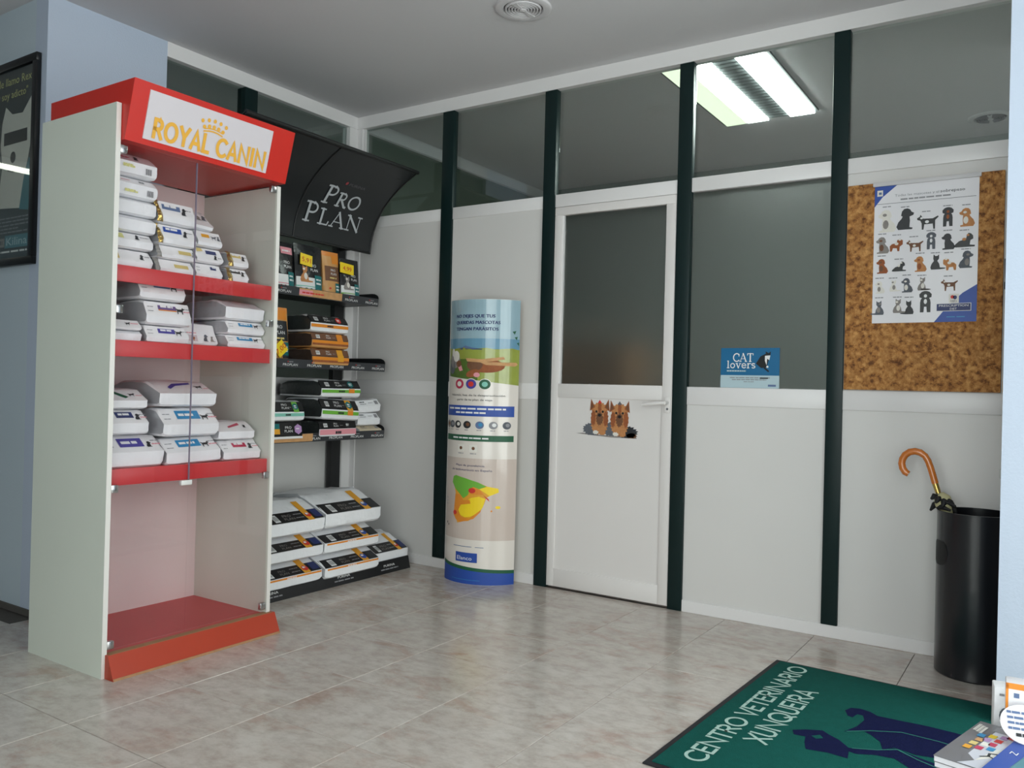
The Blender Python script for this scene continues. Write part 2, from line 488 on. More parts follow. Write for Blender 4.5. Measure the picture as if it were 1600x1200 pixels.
SERIF = {
 'P': (.66, [([(.16, 0), (.16, 1)], 1), ([(.02, 0), (.32, 0)], n_), ([(.02, 1), (.36, 1)]+arc(.36, .74, .24, .26, 90, -90)+[(.16, .48)], .7)]),
 'R': (.78, [([(.16, 0), (.16, 1)], 1), ([(.02, 0), (.32, 0)], n_), ([(.02, 1), (.36, 1)]+arc(.36, .75, .22, .25, 90, -90)+[(.16, .5)], .7), ([(.34, .5), (.7, .02), (.8, 0)], .95)]),
 'O': (.92, [(arc(.46, .5, .4, .5, 0, 360, 24), .8)]),
 'L': (.62, [([(.16, 0), (.16, 1)], 1), ([(.02, 1), (.3, 1)], n_), ([(.02, 0), (.56, 0), (.62, .22)], n_)]),
 'A': (.86, [([(.08, 0), (.42, 1)], t_), ([(.42, 1), (.78, 0)], 1), ([(.2, .34), (.64, .34)], t_), ([(-.02, 0), (.2, 0)], n_), ([(.66, 0), (.9, 0)], n_)]),
 'N': (.92, [([(.14, 0), (.14, 1)], t_), ([(.12, 1), (.8, 0)], 1), ([(.8, 0), (.8, 1)], t_), ([(.02, 1), (.2, 1)], n_), ([(.02, 0), (.26, 0)], n_), ([(.68, 1), (.92, 1)], n_)]),
 'C': (.78, [(arc(.46, .5, .4, .5, 46, 314, 18), .85), ([(.74, .66), (.74, .92)], n_)]),
 'T': (.76, [([(.38, 0), (.38, 1)], 1), ([(.04, .8), (.04, 1), (.72, 1), (.72, .8)], n_), ([(.24, 0), (.52, 0)], n_)]),
 'l': (.36, [([(.18, 0), (.18, 1.05)], 1), ([(.04, 0), (.32, 0)], n_), ([(.06, 1.05), (.18, 1.05)], n_)]),
 'o': (.66, [(arc(.32, .34, .25, .34, 0, 360, 20), .85)]),
 'v': (.64, [([(.1, .68), (.32, 0)], 1), ([(.32, 0), (.54, .68)], n_), ([(.0, .68), (.22, .68)], n_), ([(.44, .68), (.64, .68)], n_)]),
 'e': (.6, [([(.06, .36), (.54, .36)]+arc(.3, .36, .24, .32, 0, 180, 10)+arc(.32, .34, .26, .34, 180, 320, 10), .8)]),
 'r': (.5, [([(.16, 0), (.16, .68)], 1), ([(.04, 0), (.32, 0)], n_), ([(.04, .68), (.16, .68)], n_), (arc(.4, .42, .24, .26, 170, 70, 6), .8)]),
 's': (.5, [(arc(.25, .52, .18, .16, 40, 270, 10)+arc(.25, .17, .2, .17, 90, -140, 10), .85)]),
 ' ': (.4, [])}
class Print(MB):
    """flat print laid on a surface given by fn(u, v) -> (point, normal)"""
    def __init__(s, fn, off=0.0006, step=0.0005, cuts=None):
        super().__init__(); s.fn = fn; s.off = off; s.step = step; s.cuts = cuts
    def P(s, u, v, layer):
        if s.cuts:
            return Vector((u, v, layer))
        return s.put(u, v, layer)
    def put(s, u, v, layer):
        p, n = s.fn(u, v)
        return Vector(p)+Vector(n)*(s.off+s.step*layer)
    def bend(s):
        """cut the flat drawing along the facets of the curved surface, then lay it on"""
        bm = bmesh.new()
        vs = [bm.verts.new(p) for p in s.v]
        for f, m in zip(s.f, s.m):
            try:
                bm.faces.new([vs[i] for i in f]).material_index = m
            except ValueError:
                pass
        for c in s.cuts:
            bmesh.ops.bisect_plane(bm, geom=bm.verts[:]+bm.edges[:]+bm.faces[:], dist=1e-6, plane_co=(c, 0, 0), plane_no=(1, 0, 0))
        bm.verts.index_update()
        s.v = [tuple(s.put(*v.co)) for v in bm.verts]
        s.f = [tuple(v.index for v in f.verts) for f in bm.faces]; s.m = [f.material_index for f in bm.faces]
        bm.free()
    def build(s, name, parent=None, smooth=None):
        """marks that lie well apart become separate objects"""
        if s.cuts:
            s.bend()
        n = len(s.v); root = list(range(n))
        def find(a):
            while root[a] != a:
                root[a] = root[root[a]]; a = root[a]
            return a
        for f in s.f:
            for i in f[1:]:
                root[find(i)] = find(f[0])
        isl = {}
        for i in range(n):
            isl.setdefault(find(i), []).append(i)
        keys = list(isl); box = []
        for k in keys:
            q = [s.v[i] for i in isl[k]]
            lo = [min(p[a] for p in q) for a in range(3)]; hi = [max(p[a] for p in q) for a in range(3)]
            box.append((lo, hi, max(h-l for h, l in zip(hi, lo))))
        gr = list(range(len(keys)))
        def gf(a):
            while gr[a] != a:
                gr[a] = gr[gr[a]]; a = gr[a]
            return a
        for a in range(len(keys)):
            la, ha, sa_ = box[a]
            for b in range(a):
                if gf(a) == gf(b):
                    continue
                lb, hb, sb_ = box[b]; lim = max(.018, .45*max(sa_, sb_)); d2 = 0.0
                for q in range(3):
                    g = max(0.0, la[q]-hb[q], lb[q]-ha[q]); d2 += g*g
                if d2 <= lim*lim:
                    gr[gf(a)] = gf(b)
        of = {}
        for a, k in enumerate(keys):
            for i in isl[k]:
                of[i] = gf(a)
        out = {}
        for f, m in zip(s.f, s.m):
            b, ix = out.setdefault(of[f[0]], (MB(), {}))
            for i in f:
                if i not in ix:
                    ix[i] = len(b.v); b.v.append(s.v[i])
            b.f.append(tuple(ix[i] for i in f)); b.m.append(b.mi(s.names[m]))
        return [b.build(name, parent) for b, _ in out.values()]
    def rect(s, u0, v0, u1, v1, m, layer=0, nx=1, ny=1):
        vs = [s.P(u0+(u1-u0)*i/nx, v0+(v1-v0)*j/ny, layer) for j in range(ny+1) for i in range(nx+1)]
        fs = [(j*(nx+1)+i, j*(nx+1)+i+1, (j+1)*(nx+1)+i+1, (j+1)*(nx+1)+i) for j in range(ny) for i in range(nx)]
        s.mesh(vs, fs, m)
    def poly(s, pts, m, layer=1):
        s.face([s.P(u, v, layer) for u, v in pts], m)
    def ell(s, u, v, a, b, m, layer=1, n=14, rot=0.0):
        c, d = cos(rot), sin(rot)
        s.poly([(u+a*cos(2*pi*i/n)*c-b*sin(2*pi*i/n)*d, v+a*cos(2*pi*i/n)*d+b*sin(2*pi*i/n)*c) for i in range(n)], m, layer)
    def text(s, t, u, v, h, m, align=0.0, layer=2, sx=1.0, rot=0.0, width=None, shear=0.0):
        """h is the cap height; align 0 left, .5 centre, 1 right; width squeezes the line into a given length"""
        vs, fs, a, b = text_mesh(t)
        k = h/0.7
        kx = k*sx if width is None else width/(b-a)
        c, d = cos(rot), sin(rot)
        out = []
        for x, y in vs:
            X = (x-a-(b-a)*align)*kx+y*k*shear; Y = y*k
            out.append(s.P(u+X*c-Y*d, v+X*d+Y*c, layer))
        s.mesh(out, fs, m)
    def ribbon(s, pts, w, m, layer=2, cap=True):
        pts = [Vector(p) for p in pts]
        if len(pts) > 1 and (pts[0]-pts[-1]).length < 1e-6:
            pts = pts[:-1]+[pts[0]]; closed = True
        else: closed = False
        n = len(pts); Lft = []; Rgt = []
        for i in range(n):
            a = pts[i-1] if i > 0 else (pts[-2] if closed else None)
            b = pts[i+1] if i < n-1 else (pts[1] if closed else None)
            d1 = (pts[i]-a).normalized() if a is not None else None
            d2 = (b-pts[i]).normalized() if b is not None else None
            if d1 is None: d1 = d2
            if d2 is None: d2 = d1
            t = (d1+d2)
            t = t.normalized() if t.length > 1e-4 else d1
            nn = Vector((-t.y, t.x)); q = max(0.5, nn.dot(Vector((-d1.y, d1.x))))
            p = pts[i].copy()
            if cap and not closed:
                if i == 0: p = p-d2*w*.42
                if i == n-1: p = p+d1*w*.42
            Lft.append(p+nn*w/2/q); Rgt.append(p-nn*w/2/q)
        for i in range(n-1):
            s.face([s.P(*q, layer) for q in (Rgt[i], Rgt[i+1], Lft[i+1], Lft[i])], m)
    def strokes(s, t, u, v, h, w, m, font=SANS, width=None, rot=0.0, layer=2, gap=.16, dx=None):
        tot = sum(font[c][0] for c in t)+gap*(len(t)-1)
        kx = h if width is None else width/tot
        c0, d0 = cos(rot), sin(rot); x = 0.0; k = 0
        for c in t:
            for st in font[c][1]:
                k += 1
                pl, wt = st if isinstance(st, tuple) else (st, 1)
                s.ribbon([(u+(x+p[0])*kx*c0-p[1]*h*d0, v+(x+p[0])*kx*d0+p[1]*h*c0) for p in pl], w*wt, m, layer+.12*(k % 5))
            x += font[c][0]+gap
    def greek(s, u, v, w, h, m, layer=2, seed=0, words=5):
        """a line of small print too small to read: separate word marks"""
        r = random.Random(seed*7+int(1000*abs(u+v))); x = u; e = u+w
        while x < e-.15*w/words:
            q = min(e-x, w/words*r.uniform(.5, 1.3))
            s.rect(x, v, x+q*.86, v+h, m, layer)
            x += q
    def codebar(s, u, v, w, h, layer=2):
        """striped price code patch"""
        s.rect(u, v, u+w, v+h, 'white_ink', layer)
        for i in range(5):
            s.rect(u+w*(.1+.17*i), v+h*.2, u+w*(.18+.17*i), v+h*.85, 'dark_ink', layer+1)
def flat(origin, du, dv):
    o, a, b = Vector(origin), Vector(du), Vector(dv); n = a.cross(b).normalized()
    return lambda u, v: (o+a*u+b*v, n)
DOG_SIT = [(-.3, 0), (.30, 0), (.32, .07), (.18, .1), (.20, .4), (.18, .60), (.34, .66), (.37, .76), (.26, .82), (.20, .93), (.08, .99), (-.06, .97), (-.15, .86), (-.19, .66), (-.12, .62), (-.16, .52), (-.30, .36), (-.38, .14)]
DOG_STAND = [(-.5, 0), (-.4, 0), (-.36, .36), (.14, .34), (.18, 0), (.28, 0), (.3, .42), (.38, .6), (.56, .66), (.58, .78), (.42, .86), (.38, 1.0), (.3, .88), (.2, .72), (-.36, .7), (-.66, .86), (-.7, .78), (-.5, .58)]
DOG_LIE = [(-.5, 0), (.58, 0), (.6, .1), (.3, .14), (.34, .42), (.5, .52), (.48, .72), (.36, .86), (.22, .9), (.14, .76), (.08, .5), (-.3, .4), (-.52, .2), (-.62, .06)]
CAT_SIT = [(-.26, 0), (.24, 0), (.56, .03), (.58, .09), (.26, .12), (.22, .36), (.1, .56), (.2, .7), (.2, .98), (.1, .88), (-.02, .88), (-.12, 1.0), (-.14, .72), (-.1, .56), (-.24, .36), (-.3, .14)]
DOG_FRONT = [(-.22, 0), (-.07, 0), (-.05, .26), (.05, .26), (.07, 0), (.22, 0), (.22, .44), (.20, .58), (.15, .66), (.25, .70), (.26, .84), (.16, .95), (.05, .99), (-.05, .99), (-.16, .95), (-.26, .84), (-.25, .70), (-.15, .66), (-.20, .58), (-.22, .44)]
PUP = [(-.42, 0), (-.3, 0), (-.24, .22), (0, .2), (.04, 0), (.16, 0), (.18, .3), (.36, .44), (.36, .7), (.2, .84), (.02, .74), (-.02, .54), (-.3, .5), (-.44, .36)]
def animal(P, shape, u, v, h, m, m2=None, flip=1, layer=2):
    P.poly([(u+flip*x*h, v+y*h) for x, y in (shape if flip > 0 else shape[::-1])], m, layer)
    if m2:
        if shape is DOG_FRONT:
            P.ell(u, v+.50*h, .07*h, .12*h, m2, layer+1, 10); P.ell(u, v+.76*h, .07*h, .08*h, m2, layer+1, 8)
            return
        cx, cy = (0.05, .34) if shape in (DOG_SIT, CAT_SIT) else (-.02, .5)
        P.ell(u+flip*cx*h, v+cy*h, .12*h, .2*h if shape in (DOG_SIT, CAT_SIT) else .1*h, m2, layer+1, 10)
        mx = max(shape, key=lambda p: p[1]); P.ell(u+flip*(mx[0]*.7+.04)*h, v+.76*h, .09*h, .07*h, m2, layer+1, 8)

# ================================================================== STRUCTURE
CZ = 2.70
# ---- floor: slab and tiles laid with open joints
floor = sbox('floor', 'grout', -5.0, -5.8, -.14, 5.3, 2.4, -.004)
TS, OX, OY = .3981, 1.6199, -2.0026
tb = MB(); tb.bbox(-TS/2+.0011, -TS/2+.0011, -.012, TS/2-.0011, TS/2-.0011, 0, 'floor_tile', r=.0012, seg=1)
tile_me = tb.data('tile')
for i in range(-6, 7):
    for j in range(-6, 5):
        x = OX+(i+.5)*TS; y = OY+(j+.5)*TS
        if x < -.1 and y > -1.95:
            continue
        if y < -3.9 or (x-3.69) > .9:
            continue
        o = link('tile', tile_me, floor); o.location = (x, y, 0)
fl = MB(); fl.box(0, OY+5*TS, -.012, 3.6, 0.0, 0, 'floor_tile'); fl.build('tile', floor)
# ---- ceiling and outer shell
sbox('ceiling', 'paint_ceiling', -5.0, -5.8, CZ, 5.3, 2.4, CZ+.12)
sbox('wall_side', 'paint_blue', -5.0, -1.9, 0, -.1, -1.8, CZ)                 # wall with the framed poster
sbox('wall_pillar', 'paint_pillar', -.1, -1.9, 0, 0.0, -1.325, CZ)        # painted pillar face where the partition starts
sbox('wall_far_left', 'paint_blue', -5.1, -5.8, 0, -5.0, -1.8, CZ)
# right pillar beside the entrance and the nook behind it
sbox('wall_right', 'paint_pillar', 3.535, -.67, 0, 5.25, -.40, CZ)
sbox('wall_right_back', 'panel_white', 3.66, -.40, 0, 3.80, .06, CZ)
# shopfront on the right and window front behind the camera
def glazed(name, axis, fixed, a0, a1, n):
    r = sroot(name)
    def bx(nm, m, p0, p1, z0, z1, d=.06, off=0):
        c0, c1 = fixed-d/2+off, fixed+d/2+off
        if axis == 'x': return pbox(nm, r, m, c0, p0, z0, c1, p1, z1)
        return pbox(nm, r, m, p0, c0, z0, p1, c1, z1)
    w = (a1-a0)/n
    bx('bottom_rail', 'profile_white', a0, a1, .0, .14); bx('top_rail', 'profile_white', a0, a1, 2.52, CZ)
    for k in range(n+1):
        bx('mullion', 'post_green', a0+w*k-.03, a0+w*k+.03, .14, 2.52)
    for k in range(n):
        bx('pane', 'glass_window', a0+w*k+.03, a0+w*(k+1)-.03, .14, 2.52, .006)
    return r
glazed('window_1', 'x', 5.16, -3.5, -.7, 3)
glazed('window_2', 'y', -5.40, 2.4, 5.0, 2)
sbox('wall_front_right', 'paint_blue', 5.06, -5.33, 0, 5.25, -3.53, CZ)
sbox('wall_front', 'paint_blue', -5.0, -5.55, 0, 2.37, -5.36, CZ)
# ---- rooms behind the partitions
pbox('back_room_tiles', floor, 'laminate_inside', 0, .06, -.004, 3.7, 2.2, -.001)
pbox('left_room_tiles', floor, 'laminate_inside', -2.1, -1.8, -.004, -.06, .06, -.001)
sbox('wall_rear', 'paint_half_dimmed', 0, 2.2, 0, 3.8, 2.3, CZ)
sbox('wall_rear_left', 'paint_dimmed', -.1, .06, 0, -.0, 2.3, CZ)
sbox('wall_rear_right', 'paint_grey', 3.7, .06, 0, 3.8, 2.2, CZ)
struct(one('trim_2', lambda b: b.box(.0, .06, 2.625, .03, 2.2, 2.70, 'paint_ceiling')))
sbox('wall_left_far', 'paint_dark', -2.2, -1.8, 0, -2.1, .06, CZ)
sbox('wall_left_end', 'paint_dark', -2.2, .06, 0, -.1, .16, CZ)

cu = thing('cupboard', 'brown wooden cupboard added to give the warm blur in the frosted door pane', 'cupboard', (1.42, .50, 0))  # cupboard put in to make the warm blur seen in the door pane
pbox('carcass', cu, 'wood_mid', -.30, -.16, .05, .30, .18, 1.30, r=.004)
pbox('plinth', cu, 'table_dark', -.28, -.14, 0, .28, .16, .05)
for q in (-1, 1):
    dr = pbox('door', cu, 'wood_mid', min(q*.004, q*.294), -.178, .06, max(q*.004, q*.294), -.16, 1.29, r=.003)
    pbox('knob', dr, 'chrome', q*.03-.012, -.20, .70, q*.03+.012, -.178, .724, r=.006)
# ---- the back partition
wb = sroot('wall_back')
POST = [(.68, .762, .058), (1.37, 1.444, .0), (2.128, 2.2, .0), (2.838, 2.906, .055)]
for a, b, z in POST:
    pbox('post', wb, 'post_green', a, -.006, z, b, .034, 2.624, r=.003)
pbox('corner_profile', wb, 'profile_white', .0, .0, 0, .04, .06, 2.626)
BAYS = [(.04, .68), (.762, 1.37), (1.444, 2.128), (2.2, 2.838), (2.906, 3.66)]
for i, (a, b) in enumerate(BAYS):
    pbox('transom_pane', wb, 'glass_transom', a, .028, 2.067, b, .034, 2.627)
    pbox('transom_rail', wb, 'profile_white', a, .001, 2.0, b, .06, 2.067, r=.002)
    if i == 0:
        pbox('glazing_bead', wb, 'profile_white', .04, .012, 2.067, .055, .026, 2.626)
    if i == 2:
        continue
    pbox('middle_rail', wb, 'profile_white', a, .001, .985, b, .06, 1.07, r=.002)
    pbox('lower_panel', wb, 'panel_white', a, .008, .02, b, .05, .985)
    if i == 3:
        pbox('frosted_pane', wb, 'frosted_glass', a, .026, 1.07, b, .034, 2.0)
    else:
        pbox('upper_panel', wb, 'panel_white', a, .008, 1.07, b, .05, 2.0)
struct(one('trim_1', lambda b: (b.bbox(.0, -.004, 2.626, 3.66, .06, CZ, 'profile_white', r=.002), b.bbox(-.06, -1.325, 2.626, .004, -.004, CZ, 'profile_white', r=.002))))
struct(one('baseboard_back', lambda b: [b.bbox(x0, -.002, 0, x1, .02, .055, 'profile_white', r=.002) for x0, x1 in ((.04, 1.37), (2.2, 3.66))]))
# ---- the door in the partition
d1 = sroot('door_1', (1.446, 0, 0))
X0, X1 = 0.0, .68
pbox('door_frame', d1, 'door_white', X0, .0, 1.955, X1, .045, 1.998, r=.002)
for x0, x1 in ((X0, X0+.042), (X1-.052, X1)):
    pbox('door_stile', d1, 'door_white', x0, .0, .012, x1, .045, 1.955, r=.002)
pbox('middle_stile', d1, 'door_white', .042, .0005, 1.0, X1-.052, .045, 1.072, r=.002)
pbox('bottom_stile', d1, 'door_white', .042, .0005, .012, X1-.052, .045, .105, r=.002)
pbox('door_panel', d1, 'door_white', .042, .007, .105, X1-.052, .036, 1.0)
pbox('door_pane', d1, 'frosted_glass', .042, .022, 1.072, X1-.052, .030, 1.955)
pbox('glazing_bead', d1, 'profile_white', .042, .010, 1.072, .052, .021, 1.955)
def handle(b):
    b.bbox(X1-.036, -.008, .942, X1-.006, .0, 1.018, 'door_white', r=.003)
h_ = one('handle_plate', handle, d1, smooth=40)
one('handle_lever', lambda b: (b.tube([(X1-.02, -.008, .99), (X1-.02, -.045, .99)], .009, 'door_white'), b.tube([(X1-.02, -.045, .99), (X1-.05, -.05, .989), (X1-.132, -.05, .978)], [.009, .010, .009], 'door_white')), d1, smooth=50)
one('keyhole', lambda b: b.tube([(X1-.02, -.0085, .96), (X1-.02, -.004, .96)], .006, 'vent_dark', seg=12), d1)

# ---- the left partition
wl = sroot('wall_left')
pbox('post', wl, 'post_green', -.06, -.86, .0, .006, -.776, 2.624, r=.003)
pbox('corner_profile', wl, 'profile_white', -.06, -.068, 0, 0, 0, 2.626)
for a, b in ((-1.325, -.86), (-.776, -.068)):
    pbox('transom_pane', wl, 'glass_transom', -.034, a, 2.067, -.028, b, 2.627)
    pbox('transom_rail', wl, 'profile_white', -.06, a, 2.0, -.001, b, 2.067)
    pbox('middle_rail', wl, 'profile_white', -.06, a, .985, -.001, b, 1.07)
    pbox('lower_panel', wl, 'panel_white', -.05, a, .02, -.008, b, .985)
    pbox('frosted_pane', wl, 'frosted_glass', -.034, a, 1.07, -.026, b, 2.0)
struct(one('baseboard_left', lambda b: b.bbox(-.02, -1.325, 0, .002, -.068, .055, 'profile_white', r=.002)))
struct(one('baseboard_side', lambda b: b.bbox(-5, -1.908, 0, -.0, -1.9, .03, 'grout', r=.002)))

# ================================================================== LIGHTS AND VENTS ON THE CEILING
def vent(name, label, x, y, r, slot, ring='vent_white'):
    t = thing(name, label, 'vent', (x, y, CZ), 0, None)
    one('flange', lambda b: b.lathe([(r, 0), (r*.98, -.008), (r*.9, -.012), (r*.72, -.010), (r*.68, -.002)], 0, 0, 'vent_white', 48), t, smooth=40)
    one('back_disc', lambda b: b.lathe([(r*.72, -.0015), (.001, -.0015)], 0, 0, slot, 32), t)
    for k in range(5):
        q = r*(.60-.105*k)
        one('ring', lambda b: b.lathe([(q+.006, -.004), (q+.004, -.013), (q-.001, -.013), (q-.003, -.004)], 0, 0, ring, 40, True), t, smooth=40)
    for a in (pi/2, -pi/2):
        w = MB(); w.mesh([(cos(a+d)*q, sin(a+d)*q, z) for z in (-.0145, -.006) for q, d in ((r*.08, -.5), (r*.64, -.16), (r*.64, .16), (r*.08, .5))], [(0, 1, 2, 3), (7, 6, 5, 4), (0, 4, 5, 1), (1, 5, 6, 2), (2, 6, 7, 3), (3, 7, 4, 0)], 'vent_white')
        w.build('spoke', t)
    one('hub', lambda b: b.lathe([(r*.13, -.004), (r*.12, -.016), (.001, -.018)], 0, 0, 'vent_white', 20), t, smooth=40)
vent('ceiling_vent', 'round white ceiling air vent with concentric rings above the open floor', 1.705, -.75, .124, 'vent_dark')
vent('ceiling_vent', 'round ceiling vent with dark slots seen behind the transom glass', 3.314, 1.814, .122, 'vent_slot', 'vent_slot')
# lamp in the back room, seen through the transom glass
t = thing('ceiling_light', 'fluorescent ceiling light with bright strips behind the transom glass', 'light', (2.2, .62, CZ))
pbox('housing', t, 'louvre', -.27, -.56, -.012, .29, .57, -.0)
pbox('diffuser', t, 'tube_ghost_image', -.25, -.55, -.022, -.125, .565, -.012)  # glowing strip stands for the tube's greenish double image in the glass
pbox('diffuser', t, 'tube_white', -.12, -.55, -.022, .004, .565, -.012)
pbox('diffuser', t, 'tube_white', .132, -.55, -.022, .268, .565, -.012)
for k in range(24):
    pbox('louvre_blade', t, 'louvre', .006, -.54+.046*k, -.024, .130, -.536+.046*k, -.012)
t = thing('ceiling_light', 'added unseen batten lamp brightening the side room behind the rack', 'light', (-1.75, -1.0, CZ))  # lamp added out of view to brighten the glass behind the rack
pbox('housing', t, 'profile_white', -.06, -.6, -.05, .06, .6, 0, r=.006)
pbox('diffuser', t, 'tube_side_added', -.045, -.58, -.075, .045, .58, -.05, r=.01)
t = thing('ceiling_light', 'long fluorescent batten on the ceiling before the framed poster\'s wall', 'light', (-3.1, -3.5, CZ))
pbox('housing', t, 'profile_white', -.06, -.75, -.05, .06, .75, 0, r=.006)
pbox('diffuser', t, 'tube_front', -.045, -.73, -.075, .045, .73, -.05, r=.01)

# ================================================================== DISPLAY CABINET
CX, CY0, CY1 = .945, -2.140, -1.410      # front plane, left and right outer faces
CB = .455                                 # back
cab = thing('display_cabinet', 'tall red and white display cabinet with glass doors beside the pillar', 'cabinet', (.7, -1.775, 0))
def cp(name, m, x0, y0, z0, x1, y1, z1, r=0.0, parent=cab):
    return pbox(name, parent, m, x0-.7, y0+1.775, z0, x1-.7, y1+1.775, z1, r=r)
for y0, y1, nm in ((CY0, CY0+.018, 'l'), (CY1-.018, CY1, 'r')):
    zt = 2.0 if nm == 'l' else 1.86
    sp = cp('side_panel', 'laminate_pale', CB, y0, 0, CX-.001, y1, zt)
    cp('edge_band', 'laminate_edge', CX-.001, y0, 0, CX+.001, y1, zt, parent=sp)
cp('back_panel', 'laminate_inside', CB, CY0+.018, .05, CB+.008, CY1-.018, 1.87)
cp('bottom_deck', 'red_shelf', CB+.008, CY0+.018, .06, CX-.012, CY1-.018, .078)
SH = [1.44, 1.176, .720]
for z in SH:
    s_ = cp('shelf', 'red_shelf', CB+.008, CY0+.018, z-.022, CX-.035, CY1-.018, z)
    cp('fascia', 'red_shelf', CX-.035, CY0+.019, z-.056, CX-.018, CY1-.019, z+.002, r=.001, parent=s_)
# header: a box whose front leans out towards its top
hd = MB()
hd.prism([(.475-.7, 2.078), (.475-.7, 1.872), (.965-.7, 1.872), (1.018-.7, 2.078)], CY0+.020+1.775, CY1+.006+1.775, 'y', 'red_lacquer')
hd = hd.build('header', cab)
HN = Vector((2.078-1.872, 0, -(1.018-.965))).normalized(); HV = Vector((1.018-.965, 0, 2.078-1.872)).normalized()
HO = Vector((.965-.7, 0, 1.872))
sb = MB()
q0, q1, v0, v1 = -2.058+1.775, -1.515+1.775, .020, .190
for sgn, n0 in ((1, .004),):
    pts = [HO+HV*v+Vector((0, u, 0)) for u, v in ((q0, v0), (q1, v0), (q1, v1), (q0, v1))]
    top = [p+HN*n0 for p in pts]
    sb.mesh(pts+top, [(4, 5, 6, 7), (0, 1, 5, 4), (1, 2, 6, 5), (2, 3, 7, 6), (3, 0, 4, 7)], 'sign_white')
sb = sb.build('sign_board', cab)
HF = flat(HO+HN*.004+Vector((0, q0, 0)), (0, 1, 0), HV)
lp = Print(HF, .0008)
lp.strokes('ROYAL CANIN', .034, .035, .062, .0135, 'logo_gold', SANS, width=.490, gap=.21)
lp.build('lettering', sb)
cr = Print(HF, .0008)
cc = .272
for k in range(5):
    a = (k-2)/2.0
    cr.ell(cc+a*.052, .154-.010*a*a, .0068, .0075, 'logo_gold', 2)
    cr.ell(cc+a*.041, .132-.008*a*a, .0072, .0075, 'logo_gold', 2)
cr.ribbon([(cc+x*.040, .115-.007*x*x) for x in (-1, -.5, 0, .5, 1)], .0055, 'logo_gold')
cr.ribbon([(cc+x*.038, .1240-.006*x*x) for x in (-1, -.5, 0, .5, 1)], .004, 'logo_gold')
cr.build('crown_emblem', sb)
# plinth: red board leaning back, raw chipboard along its lower edge
pl = MB()
PX = CX-.7
pl.prism([(PX-.02, .0), (PX+.055, .0), (PX+.018, .082), (PX-.02, .082)], CY0+.012+1.775, CY1+.012+1.775, 'y', 'orange_red')
pl = pl.build('plinth', cab)
one('worn_edge', lambda b: b.prism([(PX+.053, .0005), (PX+.0565, .0005), (PX+.0535, .008), (PX+.0505, .008)], CY0+.013+1.775, CY1+.011+1.775, 'y', 'raw_edge'), pl)
one('worn_ledge', lambda b: b.prism([(PX-.016, .0815), (PX+.017, .0815), (PX+.017, .0828), (PX-.016, .0828)], CY0+.02+1.775, CY1+.0+1.775, 'y', 'raw_edge'), pl)
SEAM = -1.808
for k, (a, b) in enumerate(((CY0+.020, SEAM-.0012), (SEAM+.0012, CY1-.020))):
    gd = cp('glass_door', 'glass_door', CX-.012, a, .094, CX-.007, b, 1.868)
    cp('polished_edge', 'glass_edge', CX-.0122, (b if k == 0 else a)-.0006, .66, CX-.0068, (b if k == 0 else a)+.0006, 1.866, parent=gd)
    yy = a if k == 0 else b-.026
    for z in (1.845, 1.285, .655, .11):
        cl = cp('hinge_clip', 'chrome', CX-.018, yy, z-.014, CX-.001, yy+.026, z+.014, r=.002, parent=gd)
cp('door_catch', 'clip_plastic', CX-.02, SEAM-.035, .645, CX-.002, SEAM+.012, .664, r=.003)
for z in (1.83,):
    cp('top_bumper', 'clip_plastic', CX-.03, CY0+.019, z-.0, CX-.014, CY0+.034, z+.03)

